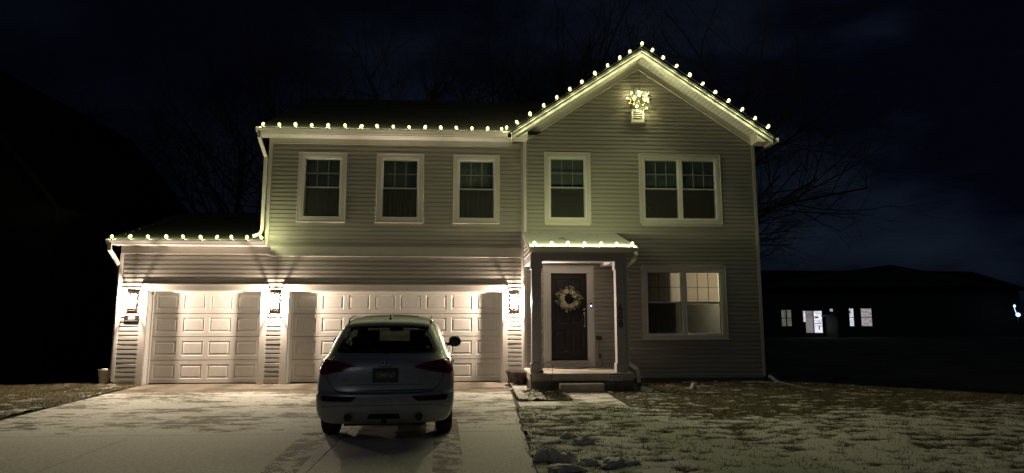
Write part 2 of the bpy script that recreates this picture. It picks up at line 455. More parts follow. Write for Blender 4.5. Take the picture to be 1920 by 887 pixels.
# planting bed between the porch, the drive and the path
mb = MB(); lay = mb.bm.verts.layers.float.new('snow'); g = {}; st = .035
for i in range(int(1.0/st)+2):
    for j in range(int(3.25/st)+1):
        x, y = .93+i*st, -3.23+j*st
        if y > -1.84 and x > 1.26: continue
        a, b, c = lawn_h(x*1.6, y)
        s = .5 + a*.35 + c*.3 + (.22 if x < 1.45 else -.25)
        v = mb.bm.verts.new((x, y, gz(x, y)+.03+.03*smooth((s-.3)/.5)+.02*c)); v[lay] = max(0, min(1, s)); g[i, j] = v
for (i, j), v in g.items():
    if (i+1, j) in g and (i, j+1) in g and (i+1, j+1) in g: mb.bm.faces.new((v, g[i+1, j], g[i+1, j+1], g[i, j+1])).smooth = True
tag(mb.build('planting_bed', 'lawn', fix=False), kind='structure')
# grass blades
mb = MB()
for x, y, z, s in GR:
    for k in range(5 if s < .5 else 3):
        a = random.uniform(0, PI); h = random.uniform(.015, .05); w = random.uniform(.002, .005)
        dx, dy = math.cos(a)*w, math.sin(a)*w; ox, oy = random.gauss(0, .02), random.gauss(0, .02)
        lx, ly = random.gauss(0, .6)*h, random.gauss(0, .6)*h
        mb.quad((x+ox-dx, y+oy-dy, z-.004), (x+ox+dx, y+oy+dy, z-.004), (x+ox+lx+dx*.3, y+oy+ly+dy*.3, z+h), (x+ox+lx-dx*.3, y+oy+ly-dy*.3, z+h))
tag(mb.build('grass', 'grass', fix=False), 'short tan winter grass poking through the snow on the lawns', 'grass', kind='stuff')
# dead stalks in the bed
mb = MB()
for k in range(420):
    x, y = random.uniform(1.1, 1.88), random.uniform(-3.15, -1.95); z = gz(x, y)+.03
    a = random.uniform(0, 2*PI); t = random.uniform(.2, 1.3); l = random.uniform(.03, .12)
    mb.tube([(x, y, z), (x+math.cos(a)*l*t, y+math.sin(a)*l*t, z+l*.8)], [.004, .002], 4)
tag(mb.build('dead_stalks', 'mulch', fix=False), 'dark dead stalks and mulch in the bed by the porch', 'dead plants', kind='stuff')

# ---------------------------------------------------------------- house
house = thing('house', 'two storey tan sided house with gable, three car garage and porch', 'house', (0,0,0))
EXP = .1016   # siding exposure
def siding(name, x0, x1, z0, z1, Y, holes=(), clip=None, xform=None):
    """courses of lapped vinyl on the plane y=Y facing -y, broken round the openings"""
    mb = MB(); z = z0
    while z < z1-.005:
        za, zb = z, min(z+EXP, z1); t = (zb-za)/EXP
        a, b = x0, x1
        if clip:
            r = clip((za+zb)/2)
            if r is None: z += EXP; continue
            a, b = max(a, r[0]), min(b, r[1])
        segs = [(a, b)]
        for hx0, hx1, hz0, hz1 in holes:
            if hz1 <= za+.02 or hz0 >= zb-.02: continue
            ns = []
            for p, q in segs:
                if hx1 <= p or hx0 >= q: ns.append((p, q)); continue
                if hx0 > p: ns.append((p, hx0))
                if hx1 < q: ns.append((hx1, q))
            segs = ns
        for p, q in segs:
            if q-p < .005: continue
            n = max(1, int((q-p)/.4)); xsq = [p+(q-p)*k/n for k in range(n+1)]
            for u, v in zip(xsq, xsq[1:]):
                pr_ = int((za-z0)/EXP+.5)//2; wv = lambda x: .0022*math.sin(x*2.3+pr_*4.7) + .0014*math.sin(x*5.9+pr_*2.1) + (.0022 if math.sin(math.floor((x+pr_*1.37)/3.2)*12.9) > 0 else 0)
                pr = [(.021, 0), (.0205, .03), (.0185, .58), (.010, .68), (.0045, .80), (.0025, 1)]   # dutch lap: flat face, then a cove
                A = [(u, Y-d-wv(u), za+(zb-za)*f if f else za) for d, f in pr]; B = [(v, Y-d-wv(v), za+(zb-za)*f if f else za) for d, f in pr]
                mb.quad((u, Y, za), (v, Y, za), B[0], A[0])
                for i in range(len(pr)-1): mb.quad(A[i], B[i], B[i+1], A[i+1])
        z += EXP
    o = mb.build(name, 'siding', house, fix=False)
    if xform:
        o.data.transform(xform)
    return o
WIN1 = [(-3.515, 0), (-1.675, 0), (.16, 0)]
def wh(c, hw, z0, z1): return (c-hw+.01, c+hw-.01, z0+.01, z1-.01)
WH = .56
holesL = [(-7.485, -4.655, -1, 2.255), (-4.315, .915, -1, 2.255)] + [wh(c, WH, 3.755, 5.43) for c, _ in WIN1]
siding('siding', -7.93, -4.70, .10, 2.97, 0, holesL)
siding('siding', -4.70, 1.25, .10, 2.93, 0, holesL)
siding('siding', -4.70, 1.25, 3.165, 5.64, 0, holesL)
YR = -.17
APX, APZ, SL = 4.16, 7.98, .667
def gclip(z):
    h = (APZ-.30-z)/SL
    return None if h <= .02 else (APX-h, APX+h)
holesR = [(1.76, 2.95, 0, 2.70), wh(2.36, WH, 3.76, 5.49), wh(5.145, 1.015, 3.765, 5.49), wh(5.15, 1.03, .985, 2.735)]
siding('siding', 1.36, 6.98, .145, 7.75, YR, holesR, gclip)
# side walls, built on the same courses
rotR = Matrix.Translation((7.045, 0, 0)) @ Matrix.Rotation(PI/2, 4, 'Z')
siding('siding', YR+.06, 9.0, .145, 5.75, 0, (), None, rotR)
rotL = Matrix.Translation((-8.0, 0, 0)) @ Matrix.Rotation(-PI/2, 4, 'Z')
siding('siding', -6.5, -.07, .10, 4.4, 0, (), lambda z: (-6.5, 0) if z < 3.0 else (-3.25-max(0, (4.45-z))/.333*1., -3.25+max(0, (4.45-z))/.333), rotL)
rotL2 = Matrix.Translation((-4.78, 0, 0)) @ Matrix.Rotation(-PI/2, 4, 'Z')
siding('siding', -9.0, -.07, 3.1, 8.2, 0, (), lambda z: (-9.0, 0) if z < 5.7 else (-4.5-max(0, (8.1-z))/.5, -4.5+max(0, (8.1-z))/.5), rotL2)
# sheathing behind the siding (keeps the rooms dark)
mb = MB()
def sheath(x0, x1, z0, z1, Y, holes):
    xs = sorted({x0, x1} | {h[i] for h in holes for i in (0, 1) if x0 < h[i] < x1}); zs = sorted({z0, z1} | {h[i] for h in holes for i in (2, 3) if z0 < h[i] < z1})
    for a, b in zip(xs, xs[1:]):
        for c, d in zip(zs, zs[1:]):
            mx, mz = (a+b)/2, (c+d)/2
            if any(h[0] < mx < h[1] and h[2] < mz < h[3] for h in holes): continue
            mb.box(a, b, Y, Y+.04, c, d)
sheath(-7.98, -4.78, 0, 3.12, .005, [(-7.345, -4.795, -1, 2.13)])
sheath(-4.78, 1.30, 0, 5.76, .006, [(-4.17, .80, -1, 2.13)] + [(c-.46, c+.46, 3.85, 5.34) for c, _ in WIN1])
sheath(1.31, 7.03, .1, 5.74, YR+.006, [(1.93, 2.80, .5, 2.55), (1.90, 2.82, 3.86, 5.40), (4.23, 6.06, 3.86, 5.40), (4.23, 6.07, 1.08, 2.64)])
mb.prism([(1.31, 5.74), (7.03, 5.74), (APX, APZ-.2)], YR+.006, YR+.04)
mb.box(1.30, 1.305, YR+.05, .0, .1, 5.74)
mb.box(7.0, 7.035, YR+.05, 9, .1, 5.74); mb.box(-7.98, -7.95, .05, 6.5, 0, 3.12); mb.prism([(0, 3.12), (6.5, 3.12), (3.25, 4.4)], -7.975, -7.955, 'x')
mb.box(-4.77, -4.74, .06, 9, 0, 5.76); mb.prism([(0, 5.76), (9, 5.76), (4.5, 8.05)], -4.77, -4.745, 'x')
mb.box(-4.7, 7.0, 8.96, 9, 0, 5.74); mb.box(-7.95, -4.8, 6.46, 6.5, 0, 3.12)
mb.prism([(1.4, 5.74), (6.9, 5.74), (APX, APZ-.25)], 8.95, 8.99)
mb.build('wall_core', 'trim', house)
# foundation
mb = MB(); mb.box(-7.96, -7.49, .012, .3, -.15, .10); mb.build('foundation', 'foundation', house)
mb = MB(); mb.box(-7.96, -7.7, .301, 6.45, -.7, .10); mb.build('foundation', 'foundation', house)
mb = MB(); mb.box(-4.65, -4.32, .012, .3, -.15, .10); mb.build('foundation', 'foundation', house)
mb = MB(); mb.box(.925, 1.29, .012, .3, -.15, .10); mb.build('foundation', 'foundation', house)
mb = MB(); mb.box(1.315, 7.03, YR+.012, .3, -.6, .143); mb.box(6.7, 7.028, .3, 8.98, -1.2, .143)
mb.build('foundation', 'foundation', house)
# corner posts
def corner(name, x0, x1, Y, z0, z1, ret):
    mb = MB(); mb.box(x0, x1, Y-.024, Y, z0, z1); mb.box(*(ret[0], ret[1]), Y-.024+.001, Y+.07, z0, z1)
    mb.build(name, 'trim', house, bevel=.003)
corner('corner_post', -8.0, -7.935, 0, .08, 2.975, (-8.012, -7.999))
corner('corner_post', -4.78, -4.705, 0, 3.17, 5.64, (-4.792, -4.779))
corner('corner_post', 1.245, 1.285, 0, .08, 5.64, (1.2445, 1.246))
corner('corner_post', 1.30, 1.365, YR, .12, 5.90, (1.292, 1.301))
corner('corner_post', 6.975, 7.045, YR, .12, 5.80, (7.046, 7.058))
mb = MB(); mb.box(1.295, 1.303, YR+.075, -.001, .1, 5.72); mb.build('return_wall', 'siding', house)
# friezes and bands
mb = MB(); mb.box(-7.999, -4.66, -.03, .0, 2.965, 3.15); mb.box(-7.99, -4.66, -.045, -.031, 2.965, 2.985); mb.build('frieze_board', 'trim', house, bevel=.003)
mb = MB(); mb.box(-4.655, 1.24, -.03, .0, 2.93, 3.165); mb.box(-4.655, 1.24, -.05, -.031, 2.93, 2.95); mb.build('band_board', 'trim', house, bevel=.003)
mb = MB(); mb.box(-.62, -.605, -.034, -.0305, 2.951, 3.16); mb.build('band_joint', 'trim', house)
mb = MB(); mb.box(-4.785, 1.29, -.03, .0, 5.64, 5.775); mb.box(-4.70, 1.24, -.045, -.031, 5.64, 5.655); mb.build('frieze_board', 'trim', house, bevel=.003)
# gable frieze
def rake(mb, y0, y1, top, bot, x_lo, x_hi):
    """a board following both slopes; top/bot are vertical drops below the roof line"""
    f = lambda x, d: APZ-d-SL*abs(x-APX)
    for xa, xb in ((x_lo, APX), (APX, x_hi)):
        mb.prism([(xa, f(xa, bot)), (xb, f(xb, bot)), (xb, f(xb, top)), (xa, f(xa, top))], y0, y1)
mb = MB(); rake(mb, YR-.04, YR+.004, .165, .34, 1.32, 7.02); mb.build('rake_frieze', 'trim', house, bevel=.003)
mb = MB(); rake(mb, YR-.055, YR-.041, .318, .34, 1.36, 6.96); mb.build('rake_moulding', 'white', house)
# soffits
mb = MB()
def soffit_dots(mb, pts, r=.006):
    for p, n in pts: pass
mb.box(-4.95, 1.0, -.36, 0, 5.776, 5.79); mb.box(-8.10, -4.66, -.36, 0, 3.152, 3.166)
rake(mb, -.585, YR-.001, .15, .166, .99, 7.33)
mb.m = 1
x = -4.85
while x < .95: mb.box(x, x+.012, -.20, -.188, 5.774, 5.7762); x += .11
def rdots():
    x = 1.1
    while x < 7.2:
        if abs(x-APX) > .1:
            z = APZ-.166-SL*abs(x-APX)
            mb.box(x-.006, x+.006, -.44, -.428, z-.008, z+.002)
            if x > APX: mb.box(x-.002, x+.002, -.56, YR-.05, z-.005, z-.001)
        x += .085
rdots()
mb.build('soffit', ['white', 'black'], house)
# rake fascia
mb = MB(); rake(mb, -.612, -.586, .015, .17, .97, 7.335); mb.build('rake_fascia', 'gutter', house, bevel=.003)
mb = MB(); rake(mb, -.628, -.613, .005, .045, .96, 7.345); mb.build('rake_drip_edge', 'gutter', house)
# cornice returns
for xs_ in ((6.95, 7.325, 1), (1.36, .985, -1)):
    mb = MB(); a, b, s = xs_
    zt = APZ-.172-SL*abs(a-APX)
    mb.prism([(a, 5.735), (b, 5.735-.0), (b, APZ-.172-SL*abs(b-APX)+.0), (a, zt)], -.60, YR-.0265)
    mb.build('cornice_return', 'trim', house, bevel=.003)
# roofs -------------------------------------------------
def roof_slab(name, pts, mat, th=.05, parent=house):
    """pts: 4 corners (eave left, eave right, ridge right, ridge left), upper surface; UV in metres"""
    bm = bmesh.new(); up = [bm.verts.new(p) for p in pts]; n = (Vector(pts[1])-Vector(pts[0])).cross(Vector(pts[3])-Vector(pts[0])).normalized()
    dn = [bm.verts.new(Vector(p)-n*th) for p in pts]
    fs = [bm.faces.new(up), bm.faces.new(dn[::-1])] + [bm.faces.new((up[i], dn[i], dn[(i+1) % 4], up[(i+1) % 4])) for i in range(4)]
    uv = bm.loops.layers.uv.new('UVMap'); o0 = Vector(pts[0]); ex = (Vector(pts[1])-o0).normalized(); ey = n.cross(ex)
    for f in bm.faces:
        for l in f.loops: d = l.vert.co-o0; l[uv].uv = (d.dot(ex), d.dot(ey))
    me = bpy.data.meshes.new(name); bm.to_mesh(me); bm.free(); me.materials.append(M[mat])
    o = bpy.data.objects.new(name, me); COL.objects.link(o); o.parent = parent; return o
E0 = 5.90
roof_slab('roof', [(-4.98, -.43, E0), (1.6, -.43, E0), (4.2, 4.5, E0+4.93*.5), (-4.98, 4.5, E0+4.93*.5)], 'shingle')
roof_slab('roof', [(4.2, 9.3, E0+.1), (-4.98, 9.3, E0+.1), (-4.98, 4.5, E0+4.93*.5+.001), (4.2, 4.5, E0+4.93*.5+.001)], 'shingle')
RZ = APZ+.03
roof_slab('roof', [(7.37, -.63, RZ-SL*3.21), (7.37, 9.3, RZ-SL*3.21), (APX, 9.3, RZ), (APX, -.63, RZ)], 'shingle', .045)
roof_slab('roof', [(.95, 9.3, RZ-SL*3.21), (.95, -.63, RZ-SL*3.21), (APX, -.63, RZ+.001), (APX, 9.3, RZ+.001)], 'shingle', .045)
roof_slab('roof', [(-8.15, -.43, 3.26), (-4.795, -.43, 3.26), (-4.795, 3.25, 3.26+3.68*.333), (-8.15, 3.25, 3.26+3.68*.333)], 'shingle')
roof_slab('roof', [(-4.795, 6.9, 3.28), (-8.15, 6.9, 3.28), (-8.15, 3.25, 3.26+3.68*.333+.001), (-4.795, 3.25, 3.26+3.68*.333+.001)], 'shingle')
# fascia + gutters
def gutter(x0, x1, Y, zt, h=.11, d=.11, cap=True, name='gutter'):
    mb = MB()
    prof = [(Y, zt-h), (Y, zt), (Y+.004, zt), (Y+.004, zt-h+.004)]
    # K style profile, front at Y-d
    P = [(Y, zt), (Y, zt-h), (Y-.55*d, zt-h), (Y-.68*d, zt-h*.72), (Y-.9*d, zt-h*.38), (Y-d, zt-h*.2), (Y-d, zt), (Y-d+.012, zt), (Y-d+.012, zt-h*.15), (Y-.65*d, zt-h*.6), (Y-.5*d, zt-h+.01), (Y-.006, zt-h+.01), (Y-.006, zt)]
    mb.prism(P, x0, x1, 'x')
    if cap:
        for x in (x0-.003, x1+.001): mb.prism([P[i] for i in (0, 1, 2, 3, 4, 5, 6)], x, x+.002, 'x')
    return mb.build(name, 'gutter', house)
mb = MB(); mb.box(-4.96, .90, -.382, -.361, 5.775, 5.885); mb.box(-8.10, -4.665, -.382, -.361, 3.15, 3.24); mb.build('fascia', 'gutter', house)
gutter(-4.97, .89, -.383, 5.905); gutter(-8.11, -4.665, -.383, 3.25)
# right eave gutter
mb = MB(); mb.box(7.385, 7.49, -.60, 9.2, 5.74, 5.755); mb.box(7.478, 7.49, -.60, 9.2, 5.756, 5.84); mb.box(7.372, 7.384, -.60, 9.2, 5.74, 5.84); mb.box(7.385, 7.477, -.60, -.59, 5.756, 5.83)
mb.build('gutter', 'gutter', house)
# downspouts
mb = MB(); mb.rtube([(-4.90, -.43, 5.80), (-4.90, -.43, 5.68), (-4.84, -.08, 5.30), (-4.84, -.07, 5.2), (-4.84, -.07, 3.55), (-4.88, -.10, 3.44), (-5.02, -.12, 3.38)], .075, .055)
mb.build('downspout', 'gutter', house, bevel=.004)
mb = MB(); mb.rtube([(-8.04, -.43, 3.15), (-8.04, -.43, 3.02), (-8.05, .02, 2.72), (-8.05, .09, 2.6), (-8.05, .09, .15)], .075, .055)
mb.build('downspout', 'gutter', house, bevel=.004)

# windows ------------------------------------------------
def ring(mb, x0, x1, z0, z1, w, y0, y1):
    mb.box(x0, x0+w, y0, y1, z0, z1); mb.box(x1-w, x1, y0, y1, z0, z1)
    mb.box(x0+w, x1-w, y0, y1, z0, z0+w); mb.box(x0+w, x1-w, y0, y1, z1-w, z1)
def window(x0, x1, z0, z1, Y, units, name='window', blind=.5, slat=1, grille='white', trim='trim'):
    """outer trim rectangle; units of one sash pair each"""
    mb = MB()
    # mitred casing with a raised back band
    ring(mb, x0+.012, x1-.012, z0+.012, z1-.012, .088, Y-.030, Y-.0)
    ring(mb, x0, x1, z0, z1, .022, Y-.040, Y-.001)
    mb.box(x0-.01, x1+.01, Y-.052, Y-.041, z0, z0+.025)
    w = mb.build(name, trim, house, bevel=.003)
    a, b, c, d = x0+.10, x1-.10, z0+.10, z1-.10
    mb = MB(); ring(mb, a, b, c, d, .040, Y-.022, Y+.10)
    mul = .10 if units == 2 else 0
    uw = (b-a-.08-mul)/units
    us = [(a+.04+i*(uw+mul), a+.04+i*(uw+mul)+uw) for i in range(units)]
    if units == 2: mb.box(us[0][1], us[1][0], Y-.018, Y+.10, c+.04, d-.04)
    mb.build('frame', 'white', w, bevel=.003)
    zm = (c+d)/2+.005
    for i, (p, q) in enumerate(us):
        mb = MB(); ring(mb, p, q, zm-.018, d-.04, .026, Y+.012, Y+.038); mb.build('upper_sash', 'white', w, bevel=.002)
        mb = MB(); ring(mb, p, q, c+.04, zm+.018, .026, Y+.040, Y+.068); mb.build('lower_sash', 'white', w, bevel=.002)
        mb = MB(); mb.box(p+.026, q-.026, Y+.024, Y+.028, zm+.008, d-.066); mb.build('pane', 'pane', w)
        mb = MB(); mb.box(p+.026, q-.026, Y+.052, Y+.056, c+.066, zm-.008); mb.build('pane', 'pane', w)
        mb = MB(); g = .0055
        for k in (1, 2):
            x = p+.026+(q-p-.052)*k/3; mb.box(x-g, x+g, Y+.019, Y+.033, zm+.008, d-.066)
        z = (zm+.008+d-.066)/2; mb.box(p+.026, q-.026, Y+.018, Y+.034, z-g, z+g)
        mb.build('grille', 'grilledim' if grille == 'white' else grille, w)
        mb = MB(); mb.quad((p+.02, Y+.008, c+.05), (q-.02, Y+.008, c+.05), (q-.02, Y+.008, zm-.01), (p+.02, Y+.008, zm-.01)); mb.build('insect_screen', 'screen', w)
        # blind of tilted slats, drawn down over the upper part
        mb = MB(); zt = d-.05; zb = d-.05-(d-c-.1)*blind; z = zt-.03; sp = .05 if grille == 'black' else .03; slat *= sp/.03
        while z > zb:
            mb.quad((p+.01, Y+.122, z-.0145*slat), (q-.01, Y+.122, z-.0145*slat), (q-.01, Y+.130, z+.0145*slat), (p+.01, Y+.130, z+.0145*slat)); z -= sp
        mb.box(p+.01, q-.01, Y+.11, Y+.145, zt-.02, zt+.01); mb.box(p+.01, q-.01, Y+.115, Y+.14, zb-.015, zb)
        mb.build('blind', 'blind2' if grille == 'black' else 'blind', w)
    return w
def trans_blind():
    m, nt, b = newmat('lit_room_blind'); b.inputs['Base Color'].default_value = (.62,.58,.5,1); b.inputs['Roughness'].default_value = .6
    t = N(nt, 'ShaderNodeBsdfTranslucent'); t.inputs[0].default_value = (.62,.52,.42,1); mx = N(nt, 'ShaderNodeMixShader'); mx.inputs[0].default_value = .5
    L(nt, b.outputs[0], mx.inputs[1]); L(nt, t.outputs[0], mx.inputs[2]); L(nt, mx.outputs[0], nt.nodes['Material Output'].inputs[0]); return m
M['blind2'] = trans_blind()
M['shade'] = simple('dark_curtain', (.16,.165,.14), .9, .2, 3)
for c, Y in WIN1: window(c-WH-.005, c+WH+.005, 3.745, 5.44, 0, 1)
window(2.36-.565, 2.36+.565, 3.75, 5.50, YR, 1)
window(4.12, 6.17, 3.755, 5.50, YR, 2)
w6 = window(4.11, 6.19, .975, 2.745, YR, 2, grille='black')  # white grille coloured black here to paint in its backlit silhouette
# curtains deep inside the upper rooms
for c, Y in WIN1:
    mb = MB(); n = 24; a, b = c-.45, c+.45
    for k in range(n):
        f = lambda k: (a+(b-a)*k/n, Y+.22+.015*math.sin(k*1.9))
        (u, yu), (v, yv) = f(k), f(k+1); mb.quad((u, yu, 3.86), (v, yv, 3.86), (v, yv, 5.34), (u, yu, 5.34))
    mb.build('curtain', 'shade', house, fix=False)

# the one room with a lamp on behind the ground floor window
mb = MB()
x0, x1, y0, y1, z0, z1 = 2.9, 6.62, YR+.05, 4.3, .45, 2.95
mb.quad((x0,y1,z0), (x1,y1,z0), (x1,y1,z1), (x0,y1,z1)); mb.quad((x0,y0,z0), (x0,y1,z0), (x0,y1,z1), (x0,y0,z1))
mb.quad((x1,y0,z0), (x1,y1,z0), (x1,y1,z1), (x1,y0,z1)); mb.quad((x0,y0,z0), (x1,y0,z0), (x1,y1,z0), (x0,y1,z0)); mb.quad((x0,y0,z1), (x1,y0,z1), (x1,y1,z1), (x0,y1,z1))
# partition added to keep the lamp light off the left half
mb.box(5.10, 5.18, .34, y1-.01, z0+.01, z1-.01)
mb.build('front_room', 'room', house)

# garage doors -------------------------------------------
def relief(mb, x0, x1, z0, z1, Y, deep=.012):
    lv = [(0, 0), (.018, deep), (.034, deep), (.06, .001)]
    rects = [[(x0+o, Y+d, z0+o), (x1-o, Y+d, z0+o), (x1-o, Y+d, z1-o), (x0+o, Y+d, z1-o)] for o, d in lv]
    for A, B in zip(rects, rects[1:]):
        for i in range(4): mb.quad(A[i], A[(i+1) % 4], B[(i+1) % 4], B[i])
    mb.quad(*rects[-1])
def panelled(mb, x0, x1, z0, z1, Y, cols, rows, mx, mz, gap=.0):
    """flat face with relief panels; cols/rows are lists of (lo, hi)"""
    xs = sorted({x0, x1} | {v for c in cols for v in c}); zs = sorted({z0, z1} | {v for r in rows for v in r})
    for a, b in zip(xs, xs[1:]):
        for c, d in zip(zs, zs[1:]):
            if any(abs(a-p) < 1e-6 for p, q in cols) and any(abs(c-p) < 1e-6 for p, q in rows): relief(mb, a, b, c, d, Y)
            else: mb.quad((a, Y, c), (b, Y, c), (b, Y, d), (a, Y, d))
def garage_door(x0, x1, n, label):
    Y = .20; W = x1-x0; H = 2.13
    sec = H/4; cols = []
    cw = (W-.12)/n
    for k in range(n): cols.append((x0+.06+k*cw+.055, x0+.06+(k+1)*cw-.055))
    mb = MB()
    for r in range(4):
        za, zb = r*sec+.012+(.012 if r == 0 else 0), (r+1)*sec-.003
        panelled(mb, x0+.002, x1-.002, za, zb, Y, cols, [(za+.09, zb-.09)], 0, 0)
        mb.quad((x0, Y, za), (x1, Y, za), (x1, Y+.03, za-.01), (x0, Y+.03, za-.01)); mb.quad((x0, Y, zb), (x1, Y, zb), (x1, Y+.03, zb), (x0, Y+.03, zb))
    mb.box(x0, x1, Y+.03, Y+.05, .01, H-.001)
    d = mb.build('garage_door', 'doorwhite', house, fix=False)
    mb = MB(); mb.box(x0+.01, x1-.01, Y-.004, Y+.03, .001, .022); mb.build('bottom_seal', 'black', d)
    # jamb lining, stops and casing
    mb = MB(); mb.box(x0-.002, x0+.015, -.02, Y-.002, 0, H); mb.box(x1-.015, x1+.002, -.02, Y-.002, 0, H); mb.box(x0+.016, x1-.016, -.02, Y-.002, H-.016, H+.002)
    mb.box(x0+.016, x0+.05, Y-.045, Y-.004, 0, H-.017); mb.box(x1-.05, x1-.016, Y-.045, Y-.004, 0, H-.017); mb.box(x0+.051, x1-.051, Y-.045, Y-.004, H-.05, H-.017)
    mb.build('jamb', 'white', d)
    mb = MB(); o = .145 if n == 4 else .15; orr = .145 if n == 4 else .12
    mb.prism([(x0-o, -.02), (x0, -.02), (x0, H), (x0-o, H+.125)], -.032, .0); mb.prism([(x1, -.02), (x1+orr, -.02), (x1+orr, H+.125), (x1, H)], -.032, .0)
    mb.prism([(x0, H+.001), (x1, H+.001), (x1+orr, H+.127), (x0-o, H+.127)], -.031, .001)
    mb.build('casing', 'trim', d, bevel=.003)
    mb = MB(); mb.box(x0-o-.015, x1+orr+.015, -.055, .0, H+.129, H+.145); mb.build('head_flashing', 'trim', d)
    return d
garage_door(-7.34, -4.80, 4, '')
garage_door(-4.17, .80, 8, '')
# small sensor at the top corner of the single door
mb = MB(); mb.box(-7.29, -7.255, .10, .16, 2.03, 2.10); o = mb.build('door_sensor', 'white', house, bevel=.004)
mb = MB(); mb.ball((-7.272, .098, 2.055), .018); mb.build('sensor_eye', 'black', o)
mb = MB(); mb.box(-7.33, -4.81, .25, 5.5, -.02, .0); mb.box(-4.16, .79, .25, 5.5, -.02, .0); mb.build('garage_slab', 'porch', house)

# front door ----------------------------------------------
DY = YR+.05
mb = MB(); x0, x1, z0, z1 = 1.935, 2.795, .515, 2.55
cols = [(2.035, 2.315), (2.415, 2.695)]; rows = [(.70, 1.20), (1.36, 1.98), (2.10, 2.42)]
panelled(mb, x0, x1, z0, z1, DY, cols, rows, 0, 0); mb.box(x0, x1, DY+.014, DY+.045, z0, z1)
fd = mb.build('front_door', 'frontdoor', house, fix=False)
mb = MB(); ring(mb, 1.752, 2.96, .345, 2.712, .175, YR-.03, YR+.0); mb.box(1.928, 2.784, YR-.028, YR, .522, .523)
mb = MB()
for a, b, c, d in ((1.752, 1.93, .40, 2.55), (2.80, 2.96, .40, 2.55)): mb.box(a, b, YR-.03, YR, c, d); mb.box(a+.03, b-.03, YR-.042, YR-.031, c, d)
mb.box(1.752, 2.96, YR-.031, YR+.001, 2.552, 2.712); mb.box(1.74, 2.972, YR-.05, YR-.0, 2.713, 2.73)
mb.build('casing', 'white', fd, bevel=.004)
mb = MB(); mb.box(1.915, 1.934, YR-.02, YR+.12, .50, 2.55); mb.box(2.796, 2.815, YR-.02, YR+.12, .50, 2.55); mb.box(1.934, 2.796, YR-.02, YR+.12, 2.551, 2.57); mb.build('jamb', 'white', fd)
mb = MB(); mb.box(1.752, 2.96, YR-.035, YR, .345, .47); mb.build('kick_board', 'white', fd); mb = MB(); mb.box(1.90, 2.83, YR-.07, YR+.1, .472, .512); mb.build('threshold', 'nickel', fd, bevel=.004)
mb = MB(); mb.lathe([(.0, 0), (.03, 0), (.03, .012), (.012, .02), (.0, .02)], n=16); o = mb.build('deadbolt', 'nickel', fd); o.location = (2.735, DY-.001, 1.70); o.rotation_euler = (PI/2, 0, 0)
mb = MB(); mb.tube([(2.735, DY-.012, 1.58), (2.735, DY-.055, 1.56), (2.735, DY-.06, 1.45), (2.735, DY-.055, 1.34), (2.735, DY-.012, 1.31)], .009); mb.ball((2.735, DY-.012, 1.60), .028, sc=(1,.4,1.3)); mb.ball((2.735, DY-.012, 1.30), .022, sc=(1,.4,1)); mb.build('handle', 'nickel', fd)

# porch -----------------------------------------------------
PF = -1.82
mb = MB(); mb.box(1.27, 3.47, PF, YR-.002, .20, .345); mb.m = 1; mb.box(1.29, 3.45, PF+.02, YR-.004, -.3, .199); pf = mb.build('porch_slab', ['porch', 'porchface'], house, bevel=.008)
mb = MB(); mb.box(1.87, 2.78, -2.06, PF-.002, -.1, .155); mb.build('porch_step', 'porch', house, bevel=.01)
for cx in (1.43, 3.24):
    mb = MB(); y0, y1 = -1.70, -1.50
    mb.box(cx-.10, cx+.10, y0, y1, .346, 2.70)
    c = mb.build('porch_column', 'colpaint', house, bevel=.004)
    mb = MB(); mb.box(cx-.122, cx+.122, y0-.022, y1+.022, .347, .54); mb.build('base', 'colpaint', c, bevel=.005)
    mb = MB(); mb.box(cx-.122, cx+.122, y0-.022, y1+.022, 2.52, 2.699); mb.build('capital', 'colpaint', c, bevel=.005)
    if cx > 2: col2 = c
mb = MB(); mb.box(1.305, 3.365, -1.725, -1.475, 2.70, 2.86); mb.box(1.305, 1.56, -1.474, YR-.03, 2.70, 2.858); mb.box(3.12, 3.365, -1.474, YR-.03, 2.70, 2.858)
mb.build('porch_beam', 'colpaint', house, bevel=.004)
mb = MB(); mb.box(1.562, 3.118, -1.47, YR-.03, 2.78, 2.80); mb.build('porch_ceiling', 'white', house)
# porch roof: low pitched, falling to the front
PRZ, PRB = 3.0, 3.53
roof_slab('porch_roof', [(1.27, -1.93, PRZ), (3.56, -1.93, PRZ), (3.49, YR-.02, PRB), (1.27, YR-.02, PRB)], 'shingle_snow', .04)
mb = MB(); mb.box(1.30, 3.46, -1.88, -1.86, 2.875, 2.965); mb.box(1.30, 3.40, -1.859, -1.726, 2.865, 2.875); mb.build('porch_fascia', 'colpaint', house)
gutter(1.285, 3.575, -1.881, 2.985, .10, .10)
